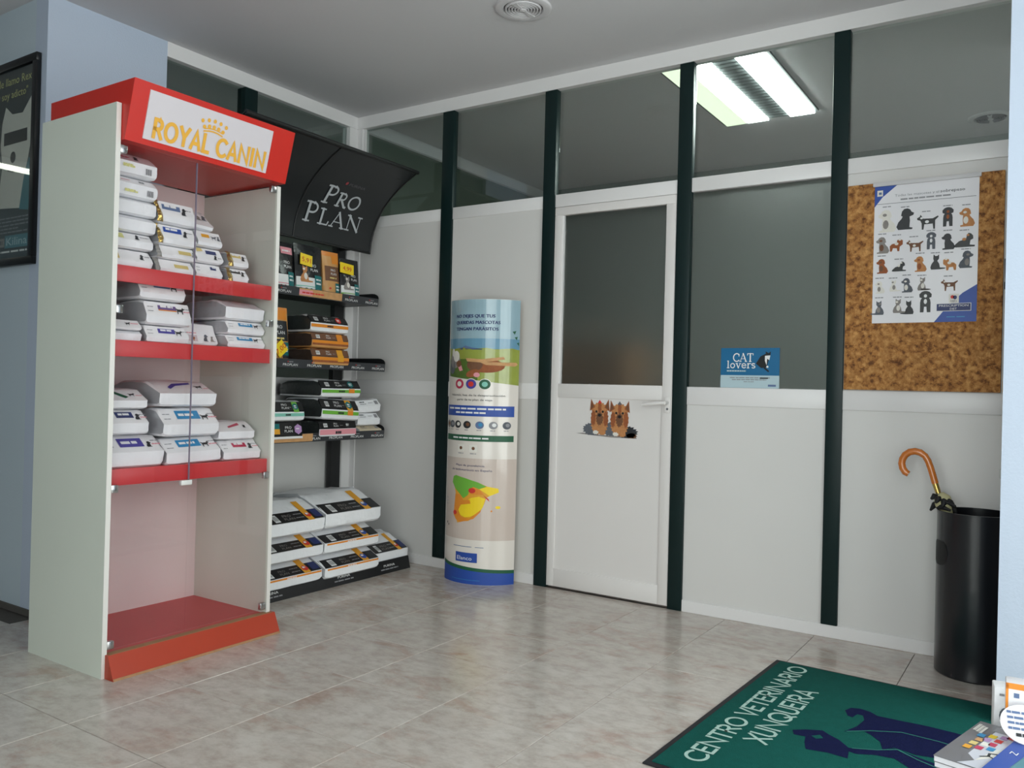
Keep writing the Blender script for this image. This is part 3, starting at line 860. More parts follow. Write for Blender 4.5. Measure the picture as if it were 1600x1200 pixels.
# ================================================================== PET FOOD BAGS LYING FLAT
def lying_bag(name, label, cat, group, xf, y0, y1, z0, h, depth, up='bag_face', lo='bag_white', top='bag_white', side='bag_grey',
              crease=.5, back=.34, seed=0, rz=0.0, roll=0.0, deco=None, low_deco=None, plump=.0, parts=()):
    r = random.Random(seed); w = y1-y0
    t = thing(name, label, cat, (xf, (y0+y1)/2, z0), rz, group)
    t.rotation_euler = (roll, 0, rz)
    B_ = back*h
    prof = [(-.012, .0), (.0, .07), (.003, crease), (-B_, .93), (-B_-.035, 1.0), (-depth*.45, 1.0+plump*.3), (-depth*.8, .96), (-depth*.97, .72), (-depth, .4), (-depth*.97, .03), (-depth*.5, 0.0)]
    us = [-1, -.955, -.8, -.4, 0, .4, .8, .955, 1]
    n = len(prof); vs = []
    zc = .5
    for ui, u in enumerate(us):
        k = 1.0 if abs(u) < .9 else (.97 if abs(u) < .99 else .80)
        for i, (x, z) in enumerate(prof):
            zz = zc+(z-zc)*k; xx = x if k > .96 else -.02+(x+.02)*.97
            yy = u*w/2
            if i in (2, 3) and abs(u) < .99: zz = z; xx = x
            if i in (4, 5, 6, 7, 8) and abs(u) < .96:
                zz += r.uniform(-.05, .03); xx += r.uniform(-.008, .008)
                zz = min(zz, 1.0)
                if i in (5, 6): zz -= .05*abs(u)
            if i == 1 and abs(u) < .9: xx += r.uniform(-.002, .004)
            vs.append((xx, yy, max(0.0, min(1.0, zz))*h))
    mseg = [lo, lo, up, top, top, top, top, side, side, lo, lo]
    fs = []; ms = []
    for a in range(len(us)-1):
        for i in range(n):
            j = (i+1) % n
            fs.append((a*n+i, (a+1)*n+i, (a+1)*n+j, a*n+j)); ms.append(mseg[i])
    b = MB(); b.mesh(vs, fs, ms)
    for a, s_ in ((0, -1), (len(us)-1, 1)):
        c = (-depth*.45, s_*(w/2+.004), h*.5); i0 = len(b.v)
        ring = [vs[a*n+i] for i in range(n)]
        b.mesh(ring+[c], [((i, (i+1) % n, n) if s_ < 0 else ((i+1) % n, i, n)) for i in range(n)], side)
    me = b.data('sack', 32); bm = bmesh.new(); bm.from_mesh(me)
    bmesh.ops.subdivide_edges(bm, edges=bm.edges[:], cuts=2, use_grid_fill=True)
    for v in bm.verts:
        p = v.co; kz = p.z/h
        face = p.x > -B_-.012
        k = (.0007 if kz > crease-.06 or low_deco else .0022) if face and abs(p.y) < w*.47 else .0060
        if kz < .03: k *= .2
        q = Vector((p.x*13, p.y*13+seed*7.3, p.z*22))
        e = mnoise.noise(q)*.7+mnoise.noise(q*2.7)*.45-.25*abs(mnoise.noise(q*1.6+Vector((3, 1, 2))))
        v.co += v.normal*k*e*(1.0 if k > .003 else 1.2)
        v.co.z = max(0, v.co.z)
    bm.to_mesh(me); bm.free(); me.set_sharp_from_angle(angle=radians(40))
    link('sack', me, t)
    A = Vector((.003, 0, crease*h)); C = Vector((-B_, 0, .93*h)); up_v = (C-A).normalized(); LF = (C-A).length
    if deco:
        P = Print(flat(A+up_v*.0, (0, 1, 0), up_v), .0012); deco(P, w, LF); P.build('print', t)
    if low_deco:
        lo0 = Vector((.004, 0, .0)); P = Print(flat(lo0, (0, 1, 0), (0, 0, 1)), .0012); low_deco(P, w, crease*h); P.build('lower_print', t)
    for f in parts:
        f(t, w, h, A, up_v, LF)
    return t
def rc_label(col, u0=-.25, u1=.3, dog='sit', red=True, v0=.4, v1=.8, text=True, box=None):
    """label strip with a small dog figure and brand lines as on the veterinary diets"""
    def d(P, w, l):
        P.rect(u0*w/1, v0*l, u1*w/1, v1*l, col, 0)
        P.greek(u0*w+.01, (v0+.18)*l, (u1-u0)*w*.7, .16*l, 'white_ink', 2, 3, 2)
        if dog:
            hh = min(.5*l, .03)
            animal(P, {'sit': DOG_SIT, 'stand': DOG_STAND, 'cat': CAT_SIT, 'pup': PUP}[dog], (u1+.09)*w, .25*l, hh, 'dark_ink')
        P.greek((u1+.15)*w, .62*l, .16*w, .05*l, 'grey_ink', 1, 5, 2)
        if red:
            P.greek((u1+.15)*w, .40*l, .16*w, .07*l, 'pink_ink', 1, 6, 3)
        if text:
            P.greek(-.45*w, .6*l, .14*w, .05*l, 'grey_ink', 1, 7, 2); P.greek(-.45*w, .3*l, .12*w, .05*l, 'grey_ink', 1, 8, 2)
    return d
def gold_end(m='gold_foil', u=-.5, wd=.02):
    """crumpled foil gusset standing at the left end of the bag face"""
    def f(t, w, h, A, up_v, LF):
        r = random.Random(int(w*1e4)); b = MB(); pts = []
        for k in range(9):
            z = h*(.02+.95*k/8)
            x = .006 if z < A.z else .006-(z-A.z)*.6
            e = r.uniform(-.003, .003)
            pts.append(((x+e, u*w-wd*.4+e*.6, z), (x+.006+e, u*w+wd*.1, z), (x+e*.5, u*w+wd*.6-e, z)))
        for k in range(8):
            for q in range(2):
                b.face([pts[k][q], pts[k][q+1], pts[k+1][q+1], pts[k+1][q]], m)
        b.build('foil_gusset', t)
    return f
GC1, GC2, GC3 = 'food bags on the top cabinet shelf', 'food bags on the middle cabinet shelf', 'food bags on the lower cabinet shelf'
def low_text(u0, u1, col, v0=.3, v1=.7, mark=None):
    def d(P, w, l):
        P.greek(u0*w, v0*l, (u1-u0)*w, (v1-v0)*l*.5, col, 1, 4, 3); P.greek(u0*w, (v0+v1)/2*l, (u1-u0)*w*.8, (v1-v0)*l*.3, col, 1, 9, 3)
        if mark:
            for k in range(3):
                P.rect((mark+.05*k)*w, .25*l, (mark+.05*k+.035)*w, .7*l, 'grey_ink', 1)
    return d
XF = .895
# top shelf: (label, y0, y1, z0, h, look)
z = SH[0]
lying_bag('food_bag', 'white food bag with olive gold label, lowest in the six-bag stack on the top shelf', 'bag', GC1, XF, -2.115, -1.955, z, .07, .3, seed=1, crease=.35, deco=lambda P, w, l: (P.rect(-.46*w, .1*l, -.3*w, .9*l, 'palegold_ink'), animal(P, DOG_SIT, .25*w, .2*l, .5*l, 'dark_ink'), P.greek(.33*w, .5*l, .12*w, .08*l, 'grey_ink', 1, 2, 2)))
lying_bag('food_bag', 'white food bag with pale label, second from the bottom of the six-bag stack', 'bag', GC1, XF, -2.117, -1.955, z+.07, .06, .3, seed=2, deco=lambda P, w, l: (P.rect(-.46*w, .1*l, -.2*w, .8*l, 'paleyellow_ink'), animal(P, DOG_SIT, .12*w, .1*l, .7*l, 'dark_ink'), P.greek(.2*w, .5*l, .22*w, .1*l, 'grey_ink', 1, 2, 3)))
lying_bag('food_bag', 'plain white food bag third from the bottom of the six-bag stack', 'bag', GC1, XF+.004, -2.12, -1.950, z+.13, .062, .3, seed=3, up='bag_white', crease=.7)
lying_bag('food_bag', 'plain white food bag fourth from the bottom of the six-bag stack', 'bag', GC1, XF+.002, -2.118, -1.948, z+.192, .062, .3, seed=4, up='bag_white', crease=.75)
lying_bag('food_bag', 'white food bag with faint yellow text, second from the top of the six-bag stack', 'bag', GC1, XF, -2.116, -1.945, z+.254, .078, .3, seed=5, crease=.62, up='bag_face', deco=lambda P, w, l: (P.greek(-.3*w, .4*l, .2*w, .12*l, 'pink_ink', 1, 2, 3), P.greek(0.1*w, .3*l, .13*w, .3*l, 'grey_ink', 1, 3, 1)), low_deco=low_text(-.25, .05, 'paleyellow_ink', .35, .6, mark=.26))
lying_bag('food_bag', 'white food bag with pinkish top face, topmost of the six-bag stack under the red header', 'bag', GC1, XF, -2.116, -1.948, z+.332, .088, .3, seed=6, crease=.55, back=.5, up='bag_pink', deco=lambda P, w, l: (P.greek(-.36*w, .35*l, .26*w, .16*l, 'crimson_ink', 1, 2, 2), animal(P, DOG_SIT, .06*w, .25*l, .5*l, 'dark_ink')), low_deco=low_text(-.3, -.02, 'paleyellow_ink', .55, .85, mark=.22))
lying_bag('food_bag', 'white food bag with grey seam and gold label, lowest beside the six-bag stack', 'bag', GC1, XF, -1.938, -1.780, z, .055, .3, seed=7, crease=.3, deco=lambda P, w, l: P.rect(-.02*w, .2*l, .36*w, .6*l, 'palegold_ink'), parts=(gold_end('grey_seam'),))
lying_bag('food_bag', 'white food bag with grey seam and gold strip label below the bright blue label', 'bag', GC1, XF, -1.934, -1.775, z+.055, .052, .3, seed=8, crease=.25, deco=lambda P, w, l: (P.rect(.06*w, .25*l, .40*w, .65*l, 'palegold_ink'), animal(P, DOG_SIT, .46*w, .1*l, .6*l, 'grey_ink')), parts=(gold_end('grey_seam'),))
lying_bag('food_bag', 'white food bag with gold gusset and bright blue label on the top shelf', 'bag', GC1, XF, -1.930, -1.775, z+.107, .078, .3, seed=9, crease=.3, back=.2, deco=rc_label('blue_ink', -.38, .12, v0=.45, v1=.85, red=False, text=False), parts=(gold_end(),))
lying_bag('food_bag', 'white food bag with gold gusset and grey label above the bright blue label', 'bag', GC1, XF, -1.934, -1.780, z+.185, .088, .3, seed=10, crease=.3, back=.2, deco=rc_label('slate_ink', -.4, .1, v0=.45, v1=.8, red=False, text=False), parts=(gold_end(),))
lying_bag('food_bag', 'white food bag with small navy patch at the bottom below the gold-cornered bag', 'bag', GC1, XF, -1.770, -1.648, z, .062, .3, seed=11, crease=.25, deco=rc_label('navy_ink', .08, .3, v0=.5, v1=.8, red=False, dog=None, text=True))
lying_bag('food_bag', 'white food bag with gold corner and dark blue label behind the door seam', 'bag', GC1, XF, -1.770, -1.650, z+.062, .062, .3, seed=12, crease=.2, deco=lambda P, w, l: (P.rect(-.1*w, .5*l, .3*w, .82*l, 'navy_ink'), P.poly([(-.45*w, .6*l), (-.2*w, .7*l), (-.25*w, .95*l), (-.42*w, .95*l)], 'palegold_ink'), animal(P, DOG_SIT, .22*w, .05*l, .4*l, 'dark_ink'), P.greek(.32*w, .2*l, .14*w, .08*l, 'grey_ink', 1, 3, 2)))
lying_bag('food_bag', 'white food bag with orange label and two small animal figures on the top shelf', 'bag', GC1, XF, -1.766, -1.655, z+.124, .066, .3, seed=13, crease=.25, deco=lambda P, w, l: (P.rect(-.3*w, .45*l, .02*w, .75*l, 'amber_ink'), animal(P, DOG_STAND, .2*w, .3*l, .4*l, 'fur_grey'), animal(P, CAT_SIT, .38*w, .3*l, .45*l, 'fur_grey')))
lying_bag('food_bag', 'tilted white food bag with two dogs printed, topmost above the orange label', 'bag', GC1, XF-.03, -1.785, -1.680, z+.192, .088, .28, seed=14, crease=.2, back=.75, roll=radians(-3), deco=lambda P, w, l: (animal(P, DOG_SIT, .06*w, .35*l, .3*l, 'fur_mid'), animal(P, DOG_SIT, .3*w, .4*l, .34*l, 'fur_grey'), P.greek(-.4*w, .5*l, .25*w, .04*l, 'grey_ink', 1, 3, 2)))
lying_bag('food_bag', 'small white food bag with gold gusset and dark label, lower of the top shelf pair', 'bag', GC1, XF, -1.617, -1.522, z, .062, .28, seed=15, crease=.3, deco=rc_label('dark_ink', -.4, .15, v0=.5, v1=.8, red=False, text=False), parts=(gold_end(wd=.022),))
lying_bag('food_bag', 'small white food bag with gold gusset and gold label, upper of the top shelf pair', 'bag', GC1, XF, -1.617, -1.522, z+.062, .064, .28, seed=16, crease=.3, deco=rc_label('palegold_ink', -.4, .15, v0=.5, v1=.8, red=False, text=False), parts=(gold_end(wd=.024),))
# middle shelf
z = SH[1]
lying_bag('food_bag', 'flat unprinted white food bag lying lowest beside the end panel on the middle shelf', 'bag', GC2, XF, -2.116, -1.992, z, .040, .26, seed=17, up='bag_white', crease=.7)
lying_bag('food_bag', 'thin white food bag with tiny dog mark on the flat unprinted bag, middle shelf', 'bag', GC2, XF, -2.118, -1.992, z+.040, .040, .26, seed=18, crease=.2, back=.6, deco=lambda P, w, l: (animal(P, DOG_STAND, .12*w, .3*l, .4*l, 'dark_ink'), P.greek(.2*w, .5*l, .25*w, .1*l, 'pink_ink', 1, 3, 3)))
lying_bag('food_bag', 'white food bag with violet label, lowest of three under the pale blue one', 'bag', GC2, XF, -1.972, -1.795, z, .068, .3, seed=19, crease=.3, deco=rc_label('violet_ink', -.2, .2, 'stand', red=False))
lying_bag('food_bag', 'white food bag with purple and orange label between violet and pale blue ones', 'bag', GC2, XF, -1.974, -1.785, z+.068, .092, .3, seed=20, crease=.35, back=.25, deco=lambda P, w, l: (rc_label('purple_ink', -.22, .18, 'stand', v0=.45, v1=.78)(P, w, l), P.rect(-.22*w, .40*l, .18*w, .47*l, 'orange_ink', 1)))
lying_bag('food_bag', 'white food bag with pale blue label topping the purple and orange one', 'bag', GC2, XF-.004, -2.0, -1.812, z+.160, .080, .3, seed=21, crease=.3, back=.3, deco=rc_label('slate_ink', -.18, .18, 'stand', v0=.42, v1=.75))
lying_bag('food_bag', 'white food bag with a child and dog picture at the centre of the middle shelf', 'bag', GC2, XF-.05, -1.785, -1.625, z, .095, .26, seed=22, crease=.12, back=.3, deco=lambda P, w, l: (P.rect(-.36*w, .1*l, -.08*w, .42*l, 'bag_pink'), animal(P, PUP, -.2*w, .12*l, .26*l, 'rust_ink'), animal(P, DOG_SIT, .16*w, .12*l, .36*l, 'fur_grey'), animal(P, CAT_SIT, .34*w, .12*l, .3*l, 'fur_mid'), P.greek(-.38*w, .5*l, .3*w, .05*l, 'pink_ink', 1, 3, 3)))
lying_bag('food_bag', 'white food bag with blue label lying lowest under the bulky unprinted stack', 'bag', GC2, XF, -1.616, -1.432, z, .056, .3, seed=23, crease=.35, deco=rc_label('sky_ink', -.22, .2, 'stand', red=False))
lying_bag('food_bag', 'white food bag with blue label directly under the bulky unprinted bag', 'bag', GC2, XF, -1.618, -1.434, z+.056, .058, .3, seed=24, crease=.35, deco=rc_label('sky_ink', -.18, .2, 'stand', red=False))
lying_bag('food_bag', 'bulky unprinted white food bag topping the two blue-labelled middle shelf bags', 'bag', GC2, XF, -1.630, -1.438, z+.114, .084, .3, seed=25, up='bag_white', crease=.6, back=.7, side='bag_grey')
# lower shelf
z = SH[2]
lying_bag('food_bag', 'large white food bag with dark violet label, lowest by the end panel, lower shelf', 'bag', GC3, XF+.008, -2.118, -1.893, z, .120, .34, seed=26, crease=.48, back=.55, deco=rc_label('violet_ink', -.22, .2, 'sit', v0=.3, v1=.82))
lying_bag('food_bag', 'white food bag with navy label between the dark violet and dark green labels', 'bag', GC3, XF, -2.118, -1.952, z+.120, .092, .32, seed=27, crease=.45, back=.5, deco=rc_label('navy_ink', -.2, .2, 'sit', v0=.4, v1=.85))
lying_bag('food_bag', 'white food bag with slanted dark green label topping the navy labelled one', 'bag', GC3, XF-.006, -2.118, -1.958, z+.212, .074, .3, seed=28, crease=.42, back=.8, deco=lambda P, w, l: (P.poly([(-.28*w, .75*l), (-.2*w, .9*l), (.1*w, .3*l), (.0*w, .18*l)], 'darkgreen_ink'), animal(P, DOG_STAND, .22*w, .35*l, .3*l, 'dark_ink'), P.greek(.3*w, .4*l, .16*w, .06*l, 'pink_ink', 1, 2, 2)))
lying_bag('food_bag', 'white food bag with sky blue label, lowest of the lower shelf centre stack', 'bag', GC3, XF+.006, -1.880, -1.640, z, .104, .34, seed=29, crease=.46, back=.5, roll=radians(1.5), deco=rc_label('sky_ink', -.24, .18, 'stand', v0=.35, v1=.85))
lying_bag('food_bag', 'white food bag with sky blue label in the middle of the centre stack', 'bag', GC3, XF, -1.893, -1.648, z+.106, .112, .34, seed=30, crease=.42, back=.45, deco=rc_label('sky_ink', -.22, .2, 'stand', v0=.32, v1=.85))
lying_bag('food_bag', 'wrinkled white food bag with folded violet label, topmost of the centre stack', 'bag', GC3, XF-.01, -1.905, -1.655, z+.220, .100, .34, seed=31, crease=.5, back=.9, deco=lambda P, w, l: (P.poly([(-.24*w, .35*l), (-.1*w, .62*l), (.2*w, .78*l), (.2*w, .9*l), (-.12*w, .8*l), (-.26*w, .5*l)], 'violet_ink'), animal(P, DOG_STAND, .3*w, .4*l, .28*l, 'dark_ink'), P.greek(.36*w, .4*l, .1*w, .05*l, 'pink_ink', 1, 2, 2)))
lying_bag('food_bag', 'white food bag with straight crimson label under the slanted red one', 'bag', GC3, XF, -1.622, -1.436, z, .084, .32, seed=32, crease=.4, back=.55, deco=rc_label('crimson_ink', -.18, .18, 'sit', v0=.4, v1=.75))
lying_bag('food_bag', 'white food bag with slanted red label resting on the crimson labelled bag', 'bag', GC3, XF-.012, -1.638, -1.460, z+.084, .074, .3, seed=33, crease=.45, back=.8, deco=lambda P, w, l: (P.poly([(-.16*w, .35*l), (.2*w, .62*l), (.2*w, .85*l), (-.16*w, .5*l)], 'crimson_ink'), animal(P, DOG_SIT, .3*w, .35*l, .28*l, 'dark_ink')))

# ================================================================== BLACK SHELF RACK
RY0, RY1 = -1.31, -.10
rk = thing('shelf_rack', 'black open shelf rack with a curved lettered canopy behind the red cabinet', 'shelf', (0.3, -.7, 0))
def rp(name, m, x0, y0, z0, x1, y1, z1, r=0.0, parent=rk):
    return pbox(name, parent, m, x0-.3, y0+.7, z0, x1-.3, y1+.7, z1, r=r)
for y in (-.205, -1.26):
    rp('upright', 'rack_black', .012, y, 0, .05, y+.078, 2.26, r=.003)
rp('base_tray', 'rack_black', .02, RY0, .0, .57, RY1, .045)
kk = MB(); kk.prism([(.55-.3, .0), (.600-.3, .0), (.583-.3, .068), (.575-.3, .068)], RY0+.7, RY1+.7, 'y', 'rack_black')
kk = kk.build('kick_board', rk)
kp = Print(flat((.600-.3, .0, .0), (0, 1, 0), Vector((-.017, 0, .068)).normalized()), .001)
for y in (-1.1, -.62, -.27):
    kp.text('PURINA', y+.7, .036, .012, 'white_ink', .5, sx=1.5); kp.greek(y+.7-.07, .02, .14, .006, 'grey_ink', 2, 1, 4)
kp.build('lettering', kk)
def rack_shelf(zb, xl, strip=None):
    s = rp('shelf', 'rack_black', .03, RY0, zb+.006, xl-.004, RY1, zb+.02)
    lip = MB(); lip.prism([(xl-.006-.3, zb), (xl-.3, zb), (xl+.004-.3, zb+.046), (xl-.3, zb+.046)], RY0+.7, RY1+.7, 'y', 'lip_grey')
    lip.build('price_lip', s)
    ep = MB()
    pr = [(.05-.3, zb+.006), (xl-.3, zb+.006), (xl+.003-.3, zb+.05)]+[(xl-.045-.3+.048*cos(a), zb+.05+.028*sin(a)) for a in (.2, .5, .8, 1.2, 1.57)]+[(.05-.3, zb+.078)]
    ep.prism(pr, RY1+.7-.003, RY1+.7+.001, 'y', 'rack_black'); ep.build('end_plate', s)
    P = Print(flat((xl-.3+.0002, 0, zb), (0, 1, 0), Vector((.004, 0, .046)).normalized()), .0008)
    k = 0
    y = RY1-.06
    while y > RY0:
        P.text('PROPLAN', y+.7, .010, .013, 'white_ink', .5, sx=1.25); P.rect(y+.7-.02, .029, y+.7-.014, .035, 'red_ink', 2); P.greek(y+.7-.01, .029, .03, .005, 'grey_ink', 2, 1, 3)
        y -= .165
    P.build('lettering', s)
    if strip:
        a, b = strip
        P = Print(flat((xl-.3+.0002, 0, zb), (0, 1, 0), Vector((.004, 0, .046)).normalized()), .002)
        P.rect(a+.7, .004, b+.7, .044, 'tan_ink', 0); P.rect(a+.7, .010, a+.7+(b-a)*.3, .036, 'pink_ink', 1); P.greek(a+.72, .018, (b-a)*.5, .008, 'red_ink', 2, 3, 5)
        P.build('promo_strip', s)
    return zb+.02, xl
S1 = rack_shelf(1.503, .300, (-.715, -.40))
S2 = rack_shelf(1.118, .365)
S3 = rack_shelf(.730, .372, (-1.25, -.66))
# curved canopy
CP = [(.580, 2.265), (.505, 2.226), (.435, 2.181), (.378, 2.136), (.327, 2.085), (.282, 2.022), (.250, 1.950), (.232, 1.890), (.224, 1.828)]
acc = [0]
for a, b in zip(CP, CP[1:]):
    acc.append(acc[-1]+math.hypot(b[0]-a[0], b[1]-a[1]))
TOT = acc[-1]
def canopy(u, v):
    """v measured from the lower edge up along the curve"""
    s = max(0, min(TOT-1e-6, TOT-v))
    k = max(i for i in range(len(acc)-1) if acc[i] <= s+1e-9)
    f = (s-acc[k])/(acc[k+1]-acc[k])
    a, b = CP[k], CP[k+1]
    t = Vector((b[0]-a[0], 0, b[1]-a[1])).normalized()
    return Vector((a[0]+(b[0]-a[0])*f-.3, u+.7, a[1]+(b[1]-a[1])*f)), Vector((-t.z, 0, t.x))
def canopy_panel(y0, y1):
    b = MB(); n = len(CP)
    front = [Vector(canopy(0, TOT-a)[0]) for a in acc]; nrm = [canopy(0, TOT-min(a, TOT-.001))[1] for a in acc]
    vs = []
    for y in (y0, y1):
        vs += [(p.x, y+.7, p.z) for p in front]
        vs += [(p.x-q.x*.006, y+.7, p.z-q.z*.006) for p, q in zip(front, nrm)]
    fs = []
    for i in range(n-1):
        fs += [(i, i+1, 2*n+i+1, 2*n+i), (n+i+1, n+i, 3*n+i, 3*n+i+1), (i+1, i, n+i, n+i+1), (2*n+i, 2*n+i+1, 3*n+i+1, 3*n+i)]
    b.mesh(vs, fs, 'canopy_black')
    return b.build('canopy_panel', rk, smooth=30)
cpan = canopy_panel(-.694, -.102)
canopy_panel(RY0, -.702)
# rounded bars along the canopy's top and bottom, ribs at its ends and seam
one('canopy_top_bar', lambda b: b.tube([(.580-.3, RY0+.7, 2.266), (.580-.3, -.098+.7, 2.266)], .012, 'canopy_seam', 12), rk, smooth=50)
one('canopy_bottom_bar', lambda b: b.tube([(.222-.3, RY0+.7, 1.826), (.222-.3, -.10+.7, 1.826)], .007, 'canopy_seam', 10), rk, smooth=50)
for y in (-.103, -.698, RY0+.002):
    one('canopy_rib', lambda b: b.tube([Vector((p[0]-.3, y+.7, p[1])) for p in CP], .0055, 'canopy_seam', 8), rk, smooth=50)
for y in (-.17, -1.22):
    one('canopy_bracket', lambda b: (b.bbox(.045-.3, y+.7-.012, 1.84, .222-.3, y+.7+.012, 1.86, 'rack_black', r=.003), b.bbox(.045-.3, y+.7-.012, 2.22, .50-.3, y+.7+.012, 2.235, 'rack_black', r=.003)), rk)
cl = Print(canopy, .0015)
def vof(x):
    return TOT-x
cl.strokes('P', -.570, vof(.370), .105, .016, 'letter_silver', SERIF, width=.085)
cl.strokes('RO', -.470, vof(.372), .080, .014, 'letter_silver', SERIF, width=.178, gap=.1)
cl.strokes('P', -.655, vof(.492), .105, .016, 'letter_silver', SERIF, width=.090)
cl.strokes('LAN', -.548, vof(.492), .084, .014, 'letter_silver', SERIF, width=.320, gap=.1)
cl.ell(-.47, vof(.225), .009, .011, 'letter_dimred', 1)
cl.text('PURINA', -.45, vof(.236), .018, 'letter_dimgrey', 0, sx=1.4)
cl.build('lettering', cpan)

# ---- stand-up food bags on the rack
def standing_bag(label, group, x, y0, y1, z0, h, d, body, deco, seed=0, rz=0.0, lean=0.0, seal='bag_black'):
    w = y1-y0; r = random.Random(seed)
    t = thing('food_pouch', label, 'bag', (x, (y0+y1)/2, z0), rz, group)
    t.rotation_euler = (0, lean, rz)
    def front(u, v):
        """u, v in metres across the pouch face"""
        a = min(1, abs(u)/(w/2)); k = max(0, min(1, v/h))
        f = (1-k**1.7)*.94+.06
        if k < .1: f *= .86+1.4*k
        return d/2*f*(1-.55*a**3)
    def fn(u, v):
        e = .002
        dx = (front(u+e, v)-front(u-e, v))/(2*e); dz = (front(u, v+e)-front(u, v-e))/(2*e)
        return Vector((front(u, v), u, v)), Vector((1, -dx, -dz)).normalized()
    nu, nv = 8, 10; vs = []
    for s_ in (1, -1):
        for j in range(nv+1):
            for i in range(nu+1):
                v = h*j/nv; u = (i/nu-.5)*w*(1-.03*sin(pi*j/nv))
                vs.append((s_*front(u, v), u, v))
    fs = []; ms = []; o2 = (nu+1)*(nv+1)
    for j in range(nv):
        for i in range(nu):
            a = j*(nu+1)+i; q = (a, a+1, a+nu+2, a+nu+1)
            mm = seal if j >= nv-1 else body
            fs += [q, tuple(o2+k for k in q[::-1])]; ms += [mm, mm]
    for j in range(nv):
        for i in (0, nu):
            a = j*(nu+1)+i; b = a+nu+1
            q = (a, b, o2+b, o2+a) if i == 0 else (b, a, o2+a, o2+b)
            fs.append(q); ms.append(body)
    for i in range(nu):
        fs.append((i+1, i, o2+i, o2+i+1)); ms.append(body)
        a = nv*(nu+1)+i; fs.append((a, a+1, o2+a+1, o2+a)); ms.append(seal)
    b = MB(); b.mesh(vs, fs, ms); b.build('pouch', t, smooth=50)
    P = Print(fn, .0014, .0005, [w*(k/8-.5) for k in range(1, 8)]); deco(P, w, h); P.build('print', t)
    return t
def hexa(P, u, v, r, m, layer):
    P.poly([(u+r*cos(pi/6+pi/3*k), v+r*sin(pi/6+pi/3*k)) for k in range(6)], m, layer)
def pp_front(band, band2, badge='teal_ink', pet='fur_tan', top=None, tagc=None):
    def d(P, w, h):
        P.rect(-.46*w, .03*h, .46*w, .34*h, 'white_ink', 0, 6, 3)
        P.rect(-.46*w, .05*h, .46*w, .17*h, band, 1, 6, 1)
        for k in range(4):
            P.ell((-.36+.17*k)*w, .11*h, .05*w, .02*h, band2, 2, 10)
        P.text('PRO', .10*w, .56*h, .045*h*1.3, 'white_ink', .5, 3, sx=1.0); P.text('PLAN', .12*w, .47*h, .045*h*1.3, 'white_ink', .5, 3, sx=1.0)
        if pet:
            animal(P, CAT_SIT, -.22*w, .24*h, .34*h, pet, 'fur_pale', 1, 2)
        P.rect(.12*w, .12*h, .44*w, .40*h, badge, 3, 3, 2)
        P.greek(.16*w, .30*h, .22*w, .03*h, 'white_ink', 4, 1, 1); P.greek(.16*w, .22*h, .24*w, .035*h, 'white_ink', 4, 2, 1)
        if top:
            P.rect(-.1*w, .76*h, .42*w, .90*h, top, 1, 3, 1); P.greek(-.04*w, .81*h, .36*w, .03*h, 'white_ink', 2, 1, 2)
    return d
GR = 'stand-up food bags on the black rack'
standing_bag('black stand-up food bag with pink band next to the cat picture bag', GR, .215, -.850, -.695, S1[0], .265, .10, 'bag_black', pp_front('pink_ink', 'crimson_ink', pet=None, top='pink_ink'), 1)
standing_bag('black and white stand-up food bag with a ginger cat picture under the first price card', GR, .215, -.690, -.490, S1[0], .275, .10, 'bag_black', pp_front('mint_ink', 'teal_ink', top=None, pet='fur_tan'), 2)
standing_bag('orange stand-up food bag with teal badge between two black ones on the top shelf', GR, .220, -.488, -.362, S1[0], .262, .09, 'bag_tan', lambda P, w, h: (P.rect(.02*w, .74*h, .46*w, .93*h, 'orange_ink', 1, 3, 2), P.rect(-.4*w, .36*h, .42*w, .68*h, 'brown_ink', 1, 4, 3), P.text('PRO', .02*w, .57*h, .05*h, 'white_ink', .5, 3), P.text('PLAN', .04*w, .49*h, .05*h, 'white_ink', .5, 3), P.greek(-.2*w, .41*h, .4*w, .03*h, 'palegold_ink', 3, 2, 1), P.rect(.1*w, .08*h, .44*w, .32*h, 'teal_ink', 2, 3, 2), P.greek(.14*w, .24*h, .22*w, .03*h, 'white_ink', 3, 1, 1), P.greek(.14*w, .17*h, .24*w, .035*h, 'white_ink', 3, 2, 1), P.ell(-.2*w, .2*h, .06*w, .02*h, 'red_ink', 2)), 3, seal='bag_orange')
standing_bag('small black stand-up food bag with green band at the rack\'s corner end', GR, .225, -.360, -.205, S1[0], .240, .09, 'bag_black', pp_front('green_ink', 'darkgreen_ink', pet='fur_mid'), 4)
standing_bag('orange and dark brown stand-up food bag beside the flat stack, second rack shelf', GR, .265, -.905, -.765, S2[0], .295, .11, 'bag_tan', lambda P, w, h: (P.rect(-.46*w, .78*h, .4*w, .95*h, 'orange_ink', 1, 4, 2), P.rect(-.46*w, .40*h, .40*w, .76*h, 'dark_ink', 1, 4, 3), P.text('PRO', -.05*w, .62*h, .06*h, 'white_ink', .5, 3), P.text('PLAN', 0, .52*h, .06*h, 'white_ink', .5, 3), P.greek(-.2*w, .43*h, .4*w, .03*h, 'palegold_ink', 3, 2, 2), P.rect(.02*w, .14*h, .42*w, .38*h, 'teal_ink', 2, 3, 2), P.greek(.06*w, .28*h, .26*w, .035*h, 'white_ink', 3, 1, 1), P.greek(.06*w, .21*h, .28*w, .035*h, 'white_ink', 3, 2, 1), P.rect(.04*w, .1*h, .4*w, .15*h, 'dark_ink', 3, 2, 1)), 5, seal='bag_orange')
